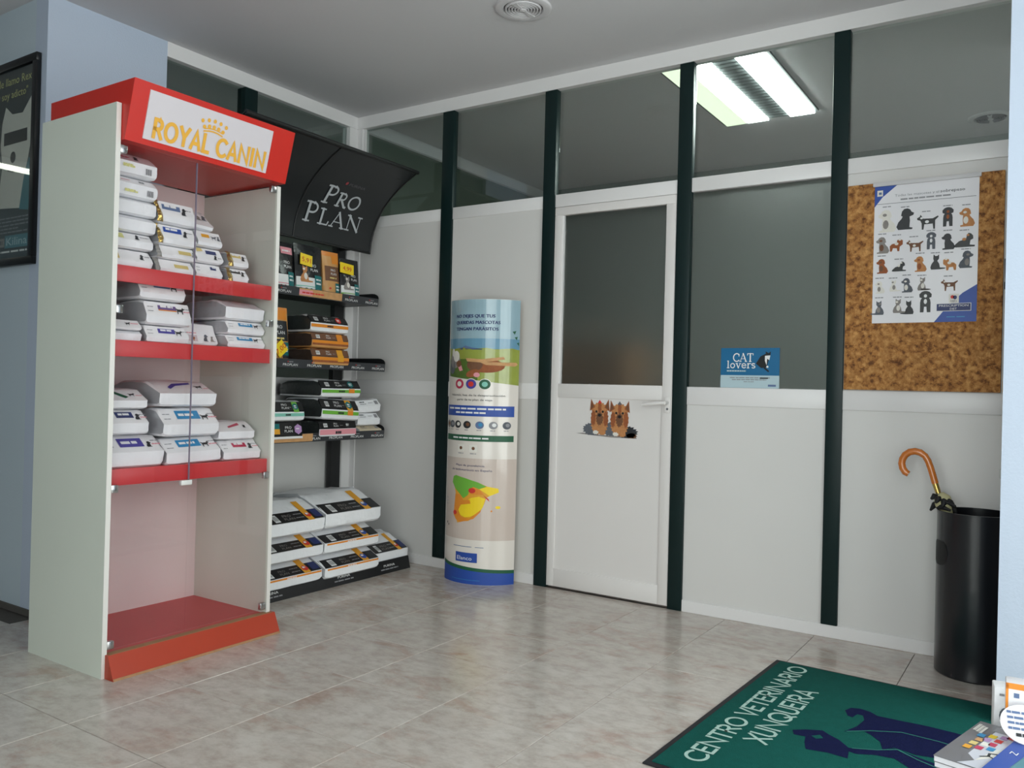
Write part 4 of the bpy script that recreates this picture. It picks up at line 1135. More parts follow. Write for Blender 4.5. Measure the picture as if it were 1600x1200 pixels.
def price_card(label, x, y, z, w, h, txt, roll):
    t = thing('price_card', label, 'price tag', (x, y, z), 0, 'yellow price cards on the rack')
    t.rotation_euler = (roll, radians(-6), 0)
    pbox('card', t, 'yellow_ink', -.001, -w/2, 0, .001, w/2, h)
    P = Print(flat((.001, 0, 0), (0, 1, 0), (0, 0, 1)), .0008)
    P.text(txt, 0, h*.28, h*.42, 'red_ink' if roll < .3 else 'red_ink', .5, sx=1.15)
    P.build('lettering', t)
price_card('yellow price card reading 5,91 on the cat picture food bag', .252, -.625, S1[0]+.157, .085, .062, '5,91', radians(-6))
price_card('yellow price card reading 4,99 on the rightmost small black food bag', .255, -.318, S1[0]+.150, .108, .060, '4,99', radians(-4))
price_card('tilted yellow price card on the orange bag of the second shelf', .327, -.828, S2[0]+.052, .072, .066, '7,00', radians(38))
# ---- flat black and white bags on the rack
def pp_end(stripe, badge, side_mark=True, codes=True, txt='white_ink', band='bag_black', gold=None):
    def d(P, w, l):
        P.rect(-.5*w, .12*l, .5*w, l*1.0, 'black_ink' if band == 'bag_black' else 'brown_ink', 0)
        if codes:
            P.codebar(-.38*w, .25*l, .10*w, .5*l, 1)
        P.text('PRO', -.06*w, .58*l, .22*l, txt, .5, 2, sx=1.1); P.text('PLAN', -.05*w, .26*l, .22*l, txt, .5, 2, sx=1.1)
        if gold:
            P.rect(.18*w, -.05*l, .34*w, 1.0*l, gold, 1)
        if badge:
            hexa(P, .26*w, .5*l, min(.09*w, .42*l), badge, 3); P.greek(.22*w, .5*l, .08*w, .12*l, 'white_ink', 4, 1, 1); P.greek(.22*w, .34*l, .07*w, .08*l, 'white_ink', 4, 2, 1)
        P.greek(.06*w, .4*l, .08*w, .06*l, 'grey_ink', 2, 4, 2)
    return d
def pp_low(stripe, foot=None, gold=None, v0=.52, v1=.86):
    def d(P, w, l):
        P.rect(-.49*w, v0*l, .49*w, v1*l, stripe, 0)
        P.greek(-.08*w, (v0+.08)*l, .16*w, (v1-v0)*.5*l, 'dark_ink', 2, 3, 3)
        if gold:
            P.rect(.18*w, .5*l, .33*w, .95*l, gold, 1)
        if foot:
            P.rect(-.49*w, .10*l, .49*w, .30*l, foot, 0)
    return d
GF = 'flat food bags on the black rack'
x2, x3 = .368, .378
lying_bag('food_bag', 'brown food bag with orange stripe, lowest on the rack\'s second shelf', 'bag', GF, x2, -.675, -.400, S2[0], .094, .3, up='bag_brown', lo='bag_tan', top='bag_tan', side='bag_brown', seed=41, crease=.5, back=.15, deco=pp_end('orange_ink', None, band='brown', gold='amber_ink'), low_deco=lambda P, w, l: (P.rect(-.49*w, .62*l, .49*w, .98*l, 'orange_ink', 0), P.rect(-.49*w, .36*l, .49*w, .62*l, 'rust_ink', 0), P.rect(.18*w, .5*l, .34*w, 1.2*l, 'amber_ink', 1)))
lying_bag('food_bag', 'brown food bag with orange stripe, middle of the second shelf stack', 'bag', GF, x2, -.678, -.408, S2[0]+.094, .084, .3, up='bag_brown', lo='bag_tan', top='bag_tan', side='bag_brown', seed=42, crease=.5, back=.15, deco=pp_end('orange_ink', None, band='brown', gold='orange_ink'), low_deco=lambda P, w, l: (P.rect(-.49*w, .62*l, .49*w, .98*l, 'orange_ink', 0), P.rect(-.49*w, .36*l, .49*w, .62*l, 'rust_ink', 0)))
lying_bag('food_bag', 'black and white food bag with orange stripe and red badge topping the second shelf stack', 'bag', GF, x2, -.690, -.412, S2[0]+.178, .096, .3, up='bag_black', lo='bag_white', top='bag_white', side='bag_charcoal', seed=43, crease=.52, back=.3, deco=pp_end('orange_ink', 'red_ink'), low_deco=pp_low('orange_ink'))
lying_bag('food_bag', 'black food bag with a lilac hexagon lying on the rack\'s third shelf', 'bag', GF, x3, -.945, -.735, S3[0], .092, .32, up='bag_black', lo='bag_black', top='bag_black', side='bag_black', seed=44, crease=.22, back=.1, deco=lambda P, w, l: (P.text('PRO', .05*w, .5*l, .2*l, 'white_ink', .5, 2, sx=1.2), P.text('PLAN', .05*w, .22*l, .2*l, 'white_ink', .5, 2, sx=1.2), hexa(P, .36*w, .45*l, .13*w, 'lilac_ink', 2), P.greek(.29*w, .45*l, .12*w, .08*l, 'white_ink', 3, 2, 1), P.rect(-.4*w, .1*l, -.22*w, .5*l, 'amber_ink', 1), P.rect(-.4*w, .5*l, -.22*w, .9*l, 'teal_ink', 1)), low_deco=lambda P, w, l: P.rect(-.49*w, .1*l, .49*w, .7*l, 'white_ink', 0))
lying_bag('food_bag', 'black and white food bag with mint stripe above the lilac hexagon bag', 'bag', GF, x3, -.948, -.728, S3[0]+.092, .106, .32, up='bag_black', lo='bag_white', top='bag_white', side='bag_black', seed=45, crease=.46, back=.25, deco=pp_end('mint_ink', 'teal_ink', codes=False, gold='green_ink'), low_deco=pp_low('mint_ink'))
lying_bag('food_bag', 'black food bag with pink stripe, lowest under the two green striped bags', 'bag', GF, x3, -.618, -.340, S3[0], .090, .34, up='bag_black', lo='bag_white', top='bag_black', side='bag_charcoal', seed=46, crease=.5, back=.12, deco=pp_end('pink_ink', 'dark_ink'), low_deco=pp_low('pink_ink', v0=.3, v1=.95))
lying_bag('food_bag', 'tilted black and white food bag with green stripe lying on the pink striped one', 'bag', GF, x3+.01, -.615, -.335, S3[0]+.092, .118, .34, up='bag_black', lo='bag_white', top='bag_white', side='bag_charcoal', seed=47, crease=.48, back=.3, roll=radians(-3.0), deco=pp_end('green_ink', 'teal_ink', gold='amber_ink'), low_deco=pp_low('green_ink', gold='orange_ink'))
lying_bag('food_bag', 'black and white food bag with green stripe topping the tilted one', 'bag', GF, x3, -.610, -.312, S3[0]+.216, .098, .34, up='bag_black', lo='bag_white', top='bag_white', side='bag_charcoal', seed=48, crease=.5, back=.3, deco=pp_end('green_ink', 'teal_ink', gold=None), low_deco=pp_low('green_ink', gold='orange_ink'))
def pale_end(P, w, l):
    P.greek(-.36*w, .6*l, .22*w, .14*l, 'dark_ink', 1, 2, 2); P.greek(-.36*w, .3*l, .26*w, .10*l, 'grey_ink', 1, 4, 3); P.rect(.28*w, .2*l, .42*w, .8*l, 'grey_ink', 1); P.greek(0, .45*l, .2*w, .08*l, 'grey_ink', 1, 5, 3)
lying_bag('food_bag', 'small tan food bag under two white ones at the third shelf\'s end', 'bag', GF, x3-.01, -.300, -.122, S3[0], .056, .26, up='bag_cream', lo='bag_cream', top='bag_white', side='bag_grey', seed=49, crease=.6, back=.6, deco=pale_end)
lying_bag('food_bag', 'small white food bag directly on the small tan one, third rack shelf', 'bag', GF, x3-.012, -.316, -.132, S3[0]+.056, .074, .26, up='bag_white', lo='bag_white', top='bag_white', side='bag_grey', seed=50, crease=.5, back=.3, deco=pale_end)
lying_bag('food_bag', 'small white food bag uppermost above the small tan one, third rack shelf', 'bag', GF, x3-.010, -.318, -.130, S3[0]+.130, .076, .26, up='bag_white', lo='bag_white', top='bag_white', side='bag_grey', seed=51, crease=.5, back=.3, roll=radians(3), deco=pale_end)
# ---- big sacks on the rack's base
def sack_end(badge):
    def d(P, w, l):
        P.rect(-.49*w, .02*l, .49*w, .52*l, 'black_ink', 0)
        P.codebar(-.36*w, .08*l, .09*w, .36*l, 1)
        P.text('PRO', -.10*w, .28*l, .11*l, 'fur_mid', .5, 2, sx=1.1); P.text('PLAN', -.09*w, .12*l, .11*l, 'fur_mid', .5, 2, sx=1.1)
        P.greek(.03*w, .34*l, .14*w, .04*l, 'grey_ink', 2, 4, 3); P.greek(.03*w, .16*l, .14*w, .04*l, 'grey_ink', 2, 5, 3)
        P.rect(.20*w, -.01*l, .31*w, 1.0*l, 'amber_ink', 1)
        hexa(P, .265*w, .26*l, min(.055*w, .25*l), badge, 3); P.greek(.235*w, .26*l, .05*w, .09*l, 'white_ink', 4, 1, 1)
        P.rect(.36*w, .1*l, .49*w, .5*l, 'navy_ink' if badge == 'red_ink' else 'dark_ink', 1)
    return d
def sack_low(P, w, l):
    P.rect(-.46*w, .82*l, .48*w, .97*l, 'orange_ink', 0); P.greek(-.1*w, .84*l, .16*w, .08*l, 'white_ink', 1, 3, 4)
GS = 'big sacks stacked on the rack base'
def sack(label, xf, y0, y1, z0, h, badge, seed, low=True, **k):
    a = dict(up='bag_white', lo='bag_white', top='bag_white', side='bag_grey', crease=.44, back=.95, plump=.4)
    a.update(k)
    return lying_bag('food_sack', label, 'sack', GS, xf, y0, y1, z0, h, .48, seed=seed, deco=sack_end(badge), low_deco=sack_low if low else None, **a)
sack('large white food sack with red badge and orange line at the bottom layer', .590, -1.16, -.775, .047, .125, 'red_ink', 61)
sack('large white food sack with blue badge and orange line at the bottom layer', .605, -.770, -.372, .047, .125, 'blue_ink', 62)
sack('single white food sack with red badge at the end near the corner', .572, -.365, -.095, .047, .145, 'red_ink', 63, low=False, rz=radians(0))
sack('large white food sack with red badge in the middle layer', .590, -1.15, -.772, .173, .122, 'red_ink', 64, low=False)
sack('large white food sack with blue badge and orange line in the middle layer', .595, -.768, -.366, .173, .126, 'blue_ink', 65)
sack('large white food sack with red badge in the top layer', .590, -1.12, -.765, .297, .150, 'red_ink', 66, low=False)
sack('large white food sack with blue badge in the top layer', .590, -.760, -.350, .301, .165, 'blue_ink', 67, low=False)

# ================================================================== CURVED STANDEE
A2, B2 = Vector((.903, -.168)), Vector((1.283, -.062))
mid = (A2+B2)/2; ch = (B2-A2).length; du = (B2-A2).normalized(); nn = Vector((du.y, -du.x))
SAG, SHT = .098, 1.508
std = thing('standee', 'tall curved glossy cardboard standee about pet parasites in front of partition', 'display stand', (mid.x, mid.y, 0))
RR = (ch*ch/4+SAG*SAG)/(2*SAG); HA = math.asin(ch/2/RR)
def bow(u, v, side=1):
    """u from -1 to 1 across, v height; front arc bulges towards the room"""
    a = u*HA
    p = du*(RR*sin(a))+nn*side*(RR*cos(a)-(RR-SAG))
    q = du*sin(a)+nn*side*cos(a)
    return Vector((p.x, p.y, v)), Vector((q.x, q.y, 0))
b = MB(); NU = 24
for sd, m in ((1, 'standee_white'), (-.25, 'bag_cream')):
    for i in range(NU):
        u0, u1 = -1+2*i/NU, -1+2*(i+1)/NU
        q = [bow(u0, .0, sd)[0], bow(u1, .0, sd)[0], bow(u1, SHT, sd)[0], bow(u0, SHT, sd)[0]]
        b.face(q if sd > 0 else q[::-1], m)
for i in range(NU):
    u0, u1 = -1+2*i/NU, -1+2*(i+1)/NU
    for zz in (0, SHT):
        q = [bow(u0, zz, 1)[0], bow(u1, zz, 1)[0], bow(u1, zz, -.25)[0], bow(u0, zz, -.25)[0]]
        b.face(q if zz else q[::-1], 'standee_white')
b.build('cardboard_shell', std, smooth=35)
def sf(u, v):
    return bow(u*2-1, v)
P = Print(sf, .0006, .0004, [k/NU for k in range(1, NU)])
P.rect(0, 1.30, 1, SHT-.001, 'sky_haze', 0, 20, 2)
P.rect(0, 1.235, 1, 1.30, 'sky_deep', 0, 20, 1)
for i in range(20):
    u0, u1 = i/20, (i+1)/20
    z0, z1 = 1.100-.045*u0, 1.100-.045*u1
    P.poly([(u0, z0), (u1, z1), (u1, 1.245), (u0, 1.245)], 'grass_light' if i > 9 else 'grass_dark', 0)
for k in range(10):
    P.poly([(k/10, 1.19), ((k+1)/10, 1.19), ((k+1)/10, 1.243+.004*(k % 3)), (k/10, 1.243+.004*((k+2) % 3))], 'grass_light', 1)
P.poly([(.2, 1.240), (.33, 1.262), (.42, 1.252), (.55, 1.244), (.55, 1.240)], 'slate_ink', 1)
# two dogs on the meadow: a sitting grey one and a tan one rolling on its back
P.ell(.15, 1.185, .10, .045, 'fur_mid', 2, 18); P.ell(.18, 1.205, .06, .030, 'fur_pale', 3, 14); P.ell(.23, 1.165, .045, .018, 'brown_ink', 3, 12); P.poly([(.20, 1.16), (.27, 1.16), (.30, 1.13), (.25, 1.125)], 'pink_ink', 3)
P.ell(.10, 1.15, .06, .04, 'fur_grey', 2, 14); P.ell(.12, 1.225, .03, .022, 'fur_pale', 4, 12)
P.ell(.60, 1.155, .22, .036, 'rust_ink', 2, 20); P.ell(.46, 1.160, .10, .032, 'brown_ink', 3, 16)
P.poly([(.34, 1.195), (.55, 1.190), (.80, 1.205), (.82, 1.192), (.56, 1.172), (.36, 1.178)], 'tan_ink', 4)
P.poly([(.52, 1.175), (.96, 1.176), (.98, 1.165), (.94, 1.156), (.60, 1.160)], 'tan_ink', 4)
P.ell(.44, 1.115, .09, .020, 'rust_ink', 4, 14, .1); P.ell(.49, 1.107, .04, .013, 'pink_ink', 5, 10)
for k in range(3):
    P.poly([(.90+.03*k, 1.34-.03*k), (.95+.02*k, 1.345-.03*k), (.93+.03*k, 1.325-.03*k)], 'darkgreen_ink', 1)
for t_s, v, wd in (('NO DEJES QUE TUS', 1.410, .52), ('QUERIDAS MASCOTAS', 1.376, .58), ('TENGAN PARÁSITOS', 1.342, .56)):
    P.text(t_s, .17, v, .017, 'navy_ink', 0, 3, width=wd); P.text(t_s, .175, v+.0008, .017, 'navy_ink', 0, 3.4, width=wd)
for uu, m1, m2 in ((.25, 'crimson_ink', 'fur_pale'), (.42, 'violet_ink', 'red_ink'), (.59, 'darkgreen_ink', 'mint_ink')):
    P.ell(uu, 1.058, .078, .030, 'standee_white', 2, 20); P.ell(uu, 1.058, .068, .026, m1, 3, 20); P.ell(uu, 1.058, .036, .014, m2, 4, 14)
P.text('Además, haz de la desparasitación', .11, .994, .011, 'dark_ink', 0, 3, width=.72)
P.text('parte de tu plan de viaje', .22, .970, .011, 'dark_ink', 0, 3, width=.46)
P.rect(.0, .888, .95, .944, 'blue_ink', 1, 20, 1)
P.greek(.05, .923, .80, .009, 'white_ink', 2, 3, 8); P.greek(.2, .902, .42, .009, 'white_ink', 2, 5, 4)
for k, uu in enumerate((.04, .13, .24, .38, .54, .70, .86)):
    P.ell(uu, .842, .052, .020, ['fur_mid', 'fur_grey', 'dark_ink', 'dark_ink', 'slate_ink', 'grey_ink', 'fur_grey'][k], 1, 16)
    P.ell(uu+.01, .844, .026, .010, ['brown_ink', 'grey_ink', 'fur_pale', 'brown_ink', 'sky_ink', 'white_ink', 'grey_ink'][k], 2, 12)
    P.greek(uu-.035, .812, .06, .004, 'grey_ink', 1, k, 1)
P.rect(.0, .756, .95, .788, 'darkgreen_ink', 1, 20, 1); P.greek(.16, .768, .5, .008, 'white_ink', 2, 2, 6)
for uu in (.30, .47):
    P.rect(uu-.05, .70, uu+.05, .736, 'fur_pale', 1); P.ell(uu, .718, .02, .009, 'brown_ink', 2); P.greek(uu-.04, .688, .08, .004, 'grey_ink', 1, 3, 1)
P.rect(0, .235, 1, .665, 'standee_beige', 0, 20, 1)
P.text('Mapa de prevalencia', .23, .622, .011, 'navy_ink', 0, 3, width=.38)
P.text('de leishmaniosis en España', .16, .598, .011, 'navy_ink', 0, 3, width=.54)
# the map: outline points measured across the face
def mp(x, y):
    return (.17+.62*x, .322+.248*y)
P.poly([mp(*q) for q in ((.03, .97), (.1, 1), (.35, .95), (.6, .88), (.78, .80), (.98, .76), (.99, .68), (.82, .60), (.76, .56), (.72, .42), (.66, .28), (.55, .14), (.42, .05), (.24, .02), (.17, -.02), (.12, .08), (.06, .14), (.1, .36), (.1, .62), (.06, .78), (.0, .84))], 'amber_ink', 1)
P.poly([mp(*q) for q in ((.03, .97), (.1, 1), (.35, .95), (.6, .88), (.76, .80), (.62, .74), (.5, .78), (.44, .72), (.4, .60), (.3, .52), (.2, .62), (.1, .70), (.0, .84))], 'green_ink', 2)
P.poly([mp(*q) for q in ((.62, .74), (.78, .80), (.98, .76), (.99, .68), (.82, .60), (.74, .66))], 'yellow_ink', 2)
P.poly([mp(*q) for q in ((.42, .68), (.50, .78), (.64, .72), (.72, .62), (.60, .62), (.46, .62))], 'orange_ink', 3)
P.ell(*mp(.48, .70), .045, .014, 'red_ink', 4)
P.poly([mp(*q) for q in ((.24, .16), (.18, .28), (.28, .42), (.36, .46), (.46, .54), (.62, .58), (.74, .54), (.70, .36), (.62, .24), (.46, .14), (.34, .12))], 'yellow_ink', 3)
P.poly([mp(*q) for q in ((.10, .60), (.22, .60), (.30, .48), (.44, .50), (.46, .42), (.24, .38), (.18, .24), (.26, .12), (.44, .10), (.66, .30), (.66, .26), (.52, .10), (.22, .0), (.12, .06), (.06, .16))], 'orange_ink', 4)
P.ell(*mp(.10, .20), .03, .012, 'red_ink', 5); P.poly([mp(*q) for q in ((.70, .62), (.80, .54), (.82, .48), (.76, .54))], 'red_ink', 5)
P.ell(*mp(.98, .36), .03, .008, 'yellow_ink', 2); P.ell(*mp(.86, .28), .01, .005, 'orange_ink', 2)
for k in range(3):
    P.greek(.03, .44-.016*k, .05, .004, 'grey_ink', 1, k, 1)
P.ell(.07, .31, .012, .006, 'dark_ink', 1); P.ell(.10, .300, .01, .006, 'dark_ink', 1)
P.greek(.22, .196, .42, .003, 'slate_ink', 1, 2, 1)
P.rect(.26, .116, .55, .166, 'blue_ink', 1, 5, 1); P.text('Elanco', .285, .127, .020, 'white_ink', 0, 3, width=.20)
for i in range(20):
    u0, u1 = i/20, (i+1)/20
    f = lambda u: .112-.034*u**.6
    P.poly([(u0, .001), (u1, .001), (u1, f(u1)-.018), (u0, f(u0)-.018)], 'blue_ink', 1)
    P.poly([(u0, f(u0)-.018), (u1, f(u1)-.018), (u1, f(u1)), (u0, f(u0))], 'darkgreen_ink', 1)
P.greek(.2, .022, .45, .002, 'sky_ink', 2, 2, 1)
P.build('print', std)

# ================================================================== THINGS ON THE PARTITION
# cork board and its poster
ck = tag(pbox('cork_board', None, 'cork', -.290, -.016, 0, .293, .001, .873, r=.003), 'brown cork notice board on the white partition beyond the frosted pane', 'board')
ck.location = (3.2, .006, 1.073)
ps = thing('animal_poster', 'white poster with rows of dogs and cats pinned on cork board', 'poster', (3.212, -.0115, 1.354))
pbox('sheet', ps, 'paper_white', -.193, -.0015, 0, .193, .0, .578)
F2 = flat((-.193, -.0015, 0), (1, 0, 0), (0, 0, 1))
P = Print(F2, .0004, .0003)
pw, phh = .386, .578
P.poly([(.0, phh), (.0, phh-.09), (.03, phh-.05), (.09, phh)], 'blue_ink', 0)
P.rect(.010, phh-.045, .032, phh-.020, 'fur_pale', 1); P.rect(.016, phh-.038, .027, phh-.028, 'slate_ink', 2)
P.text('Todas las mascotas y el', .078, phh-.052, .010, 'grey_ink', 0, 2, width=.165); P.text('sobrepeso', .248, phh-.052, .012, 'dark_ink', 0, 2, width=.088)
P.greek(.10, phh-.068, .19, .006, 'grey_ink', 2, 3, 7); P.rect(.01, phh-.079, .376, phh-.0775, 'dark_ink', 1)
rows = [
 (.380, [(.05, DOG_SIT, .095, 'fur_pale', 'fur_mid'), (.12, DOG_SIT, .088, 'dark_ink', None), (.20, DOG_STAND, .062, 'black_ink', 'white_ink'), (.277, DOG_FRONT, .078, 'dark_ink', 'rust_ink'), (.345, DOG_SIT, .075, 'fur_tan', 'fur_pale')]),
 (.292, [(.035, DOG_SIT, .07, 'fur_mid', 'brown_ink'), (.09, PUP, .062, 'rust_ink', 'fur_pale'), (.155, DOG_STAND, .050, 'brown_ink', 'fur_pale'), (.218, DOG_FRONT, .07, 'fur_grey', 'white_ink'), (.28, DOG_SIT, .066, 'dark_ink', None), (.338, DOG_LIE, .062, 'black_ink', 'fur_tan')]),
 (.208, [(.035, DOG_SIT, .062, 'rust_ink', 'brown_ink'), (.10, DOG_LIE, .045, 'black_ink', 'fur_pale'), (.18, DOG_SIT, .064, 'fur_tan', 'rust_ink'), (.236, CAT_SIT, .062, 'black_ink', None), (.285, PUP, .060, 'fur_tan', 'fur_pale'), (.345, DOG_SIT, .07, 'fur_grey', 'fur_mid')]),
 (.125, [(.028, DOG_SIT, .052, 'fur_pale', 'fur_mid'), (.08, CAT_SIT, .05, 'fur_pale', 'fur_mid'), (.132, DOG_SIT, .06, 'fur_grey', 'fur_pale'), (.188, CAT_SIT, .056, 'fur_mid', 'fur_pale'), (.285, DOG_STAND, .048, 'brown_ink', 'fur_pale')]),
 (.035, [(.028, CAT_SIT, .06, 'fur_grey', 'fur_mid'), (.098, CAT_SIT, .06, 'fur_mid', 'fur_pale'), (.142, CAT_SIT, .058, 'dark_ink', None), (.202, DOG_FRONT, .088, 'black_ink', 'white_ink')])]
for vv, items in rows:
    for q, (uu, sh, hh, m1, m2) in enumerate(items):
        animal(P, sh, uu, vv+(.006 if q % 2 else 0), hh, m1, m2, 1 if q % 2 else -1)
        P.greek(uu-.018, vv+hh+.010, .034, .004, 'grey_ink', 2, q, 2)
P.poly([(.235, .0), (.386, .0), (.386, .148), (.335, .115), (.28, .06)], 'blue_ink', 0)
P.rect(.243, .044, .366, .074, 'navy_ink', 1); P.ribbon([(.243, .044), (.366, .044), (.366, .074), (.243, .074), (.243, .044)], .002, 'white_ink', 2)
P.text('PRESCRIPTION', .252, .061, .0085, 'white_ink', 0, 3, width=.105); P.text('DIET', .304, .048, .0085, 'white_ink', .5, 3)
P.rect(.287, .076, .323, .112, 'fur_pale', 1); P.ell(.300, .100, .007, .007, 'red_ink', 2); P.ell(.309, .098, .007, .008, 'navy_ink', 2); P.text("Hill's", .305, .080, .008, 'navy_ink', .5, 3)
P.greek(.28, .018, .07, .004, 'sky_ink', 2, 2, 2)
P.build('print', ps)
# plastic clip rail holding the poster
tag(one('poster_clip', lambda b: (b.bbox(3.012, -.020, 1.928, 3.412, -.0135, 1.946, 'vent_white', r=.002)), None, smooth=40), 'narrow clear plastic clip strip along the top edge of animal poster', 'clip')
# card in the frosted window
cd = thing('window_card', 'blue card reading CAT lovers standing on the rail at frosted pane', 'card', (2.494, .018, 1.0705))
pbox('sheet', cd, 'cat_card_blue', -.136, -.001, .058, .136, .001, .184)
pbox('lower_strip', cd, 'cat_card_pale', -.136, -.001, 0, .136, .001, .058)
P = Print(flat((-.136, -.001, 0), (1, 0, 0), (0, 0, 1)), .0005, .0003)
P.strokes('CAT', .058, .122, .036, .0055, 'white_ink', SERIF, width=.095, gap=.06)
P.strokes('lovers', .029, .092, .030, .005, 'white_ink', SERIF, width=.134, gap=.06)
P.greek(.03, .075, .09, .006, 'cat_card_pale', 2, 3, 7)
P.poly([(.19, .092), (.165, .112), (.185, .145), (.21, .158), (.208, .168), (.222, .160), (.232, .168), (.230, .148), (.222, .125), (.214, .095)], 'black_ink', 1)
P.poly([(.206, .148), (.230, .150), (.226, .128), (.216, .135), (.214, .105), (.206, .125)], 'white_ink', 2); P.ell(.218, .098, .005, .005, 'white_ink', 2); P.ribbon([(.205, .092), (.222, .078)], .007, 'black_ink', 1)
P.greek(.045, .045, .19, .004, 'grey_ink', 1, 3, 8); P.greek(.055, .036, .16, .004, 'grey_ink', 1, 5, 7); P.greek(.11, .027, .05, .003, 'grey_ink', 1, 6, 3); P.rect(.185, .043, .222, .049, 'dark_ink', 2); P.rect(.222, .008, .258, .017, 'slate_ink', 1)
P.build('print', cd)
# sticker of two terriers on the door

P = Print(flat((0, 0, 0), (1, 0, 0), (0, 0, 1)), .0005, .0003)
rr = random.Random(5)
def shag(cx, cy, a, b, m, layer, n=34, j=.16, lo=0.0):
    pts = []
    for k in range(n):
        q = 2*pi*k/n; e = 1+(j if k % 2 else -j)*rr.uniform(.3, 1)
        pts.append((cx+a*cos(q)*e, max(lo, cy+b*sin(q)*e)))
    P.poly(pts, m, layer)
P.poly([(.0, .012), (.04, .016), (.09, .012), (.34, .006), (.345, .001), (.2, .0), (.06, .008)], 'fur_mid', 0)
shag(.095, .036, .052, .034, 'fur_grey', 1, lo=.006); shag(.20, .040, .05, .036, 'fur_grey', 1, lo=.006); shag(.288, .030, .056, .030, 'dark_ink', 1, lo=.002); shag(.315, .014, .028, .013, 'brown_ink', 1, lo=.0)
for cx, base in ((.135, .010), (.247, .006)):
    shag(cx, base+.052, .046, .050, 'fur_tan', 2, 40, .12, base); shag(cx, base+.118, .044, .048, 'fur_tan', 3, 40, .10); shag(cx, base+.138, .010, .030, 'rust_ink', 4, 18, .2)
    s_ = 1
    for s_ in (-1, 1):
        P.poly([(cx+s_*.026, base+.140), (cx+s_*.050, base+.182), (cx+s_*.056, base+.120)], 'rust_ink', 4); P.poly([(cx+s_*.034, base+.142), (cx+s_*.048, base+.168), (cx+s_*.050, base+.128)], 'brown_ink', 5)
        shag(cx+s_*.036, base+.085, .014, .040, 'rust_ink', 4, 22, .2); P.ell(cx+s_*.018, base+.118, .0065, .0065, 'black_ink', 6, 10)
    shag(cx, base+.083, .020, .034, 'brown_ink', 5, 26, .2); P.ell(cx, base+.100, .010, .008, 'black_ink', 6, 10)
    P.poly([(cx-.012, base+.16), (cx, base+.178), (cx+.012, base+.16)], 'red_ink' if cx < .2 else 'fur_grey', 6)
    shag(cx-.02, base+.012, .016, .010, 'fur_pale', 5, 16, .2, base-.004); shag(cx+.018, base+.010, .018, .010, 'fur_tan', 5, 16, .2, base-.004)
sk = MB.build(P, 'dog_sticker'); sk.location = (1.6, .0068, .806)
tag(sk, 'sticker of two long-haired terriers lying side by side on white door', 'sticker')
# hanging pole at the right end of the partition
hp = thing('wall_pole', 'thin white and wood pole fixed upright beside the cork board', 'pole', (3.512, -.016, .74))
one('end_cap', lambda b: b.bbox(-.016, -.010, 0, .014, .012, .036, 'pole_white', r=.003), hp, smooth=40)
one('wooden_rod', lambda b: b.tube([(-.001, 0, .036), (-.001, 0, .335)], .0095, 'pole_wood', 12), hp, smooth=50)
one('collar', lambda b: b.tube([(-.002, 0, .335), (-.002, 0, .378)], .012, 'bag_cream', 12), hp, smooth=50)
one('white_sleeve', lambda b: b.tube([(-.002, 0, .378), (-.001, 0, .735)], .0115, 'pole_white', 12), hp, smooth=50)
one('dark_clip', lambda b: b.bbox(-.014, -.014, .735, .012, .012, .765, 'strap_black', r=.003), hp, smooth=40)
one('hook', lambda b: b.tube([(-.004, 0, .765), (-.007, -.002, .80), (-.010, -.004, .835), (-.012, .006, .855)], [.008, .007, .005, .004], 'vent_dark', 8), hp, smooth=50)

# ================================================================== FRAMED POSTER ON THE SIDE WALL
fp = thing('framed_poster', 'black framed poster of a white dog with covered eyes on blue wall', 'poster', (-.28, -1.902, 1.53))
for c in ((-.24, 0, .24, .035), (-.24, .885, .24, .92), (-.24, .035, -.205, .885), (.205, .035, .24, .885)):
    pbox('frame_bar', fp, 'frame_black', c[0], -.022, c[1], c[2], 0, c[3], r=.002)
pbox('backing', fp, 'poster_dark', -.205, -.006, .035, .205, -.001, .885)
pbox('glazing', fp, 'picture_glass', -.205, -.013, .035, .205, -.011, .885)
P = Print(flat((-.205, -.006, .035), (1, 0, 0), (0, 0, 1)), .0006, .0004)
P.poly([(.18, .30), (.40, .30), (.405, .42), (.37, .44), (.36, .34)], 'poster_teal', 1)
P.poly([(.10, .235), (.395, .215), (.39, .33), (.36, .42), (.385, .50), (.385, .60), (.395, .72), (.35, .68), (.31, .645), (.22, .65), (.16, .69), (.13, .62), (.12, .52), (.14, .42), (.12, .33)], 'fur_pale', 2)
P.poly([(.30, .215), (.40, .205), (.405, .40), (.36, .42), (.33, .34)], 'poster_teal', 3)
P.rect(.15, .515, .355, .572, 'black_ink', 4); P.ell(.235, .455, .024, .026, 'dark_ink', 4); P.ribbon([(.19, .40), (.235, .39), (.28, .40)], .006, 'fur_mid', 4)
P.text('"Me llamo Rex', .045, .785, .036, 'paleyellow_ink', 0, 2, width=.335); P.text('y soy adicto"', .080, .725, .034, 'paleyellow_ink', 0, 2, width=.27)
for k in range(5):
    P.greek(.03, .18-.016*k, .37-.1*(k == 3), .006, 'grey_ink', 2, k, 7)
P.rect(.02, .055, .175, .095, 'fur_mid', 1); P.greek(.04, .066, .12, .018, 'dark_ink', 2, 2, 3)
P.rect(.18, .048, .39, .105, 'poster_teal', 1); P.text('Kilina', .195, .060, .036, 'cat_card_pale', 0, 2, width=.18)
P.greek(.03, .028, .35, .008, 'white_ink', 2, 3, 5)
P.build('print', fp)

# ================================================================== DOOR MAT
mt = thing('door_mat', 'green carpet door mat with black rubber edge and white lettering', 'mat', (2.78, -.457, 0), radians(-90-2.39))
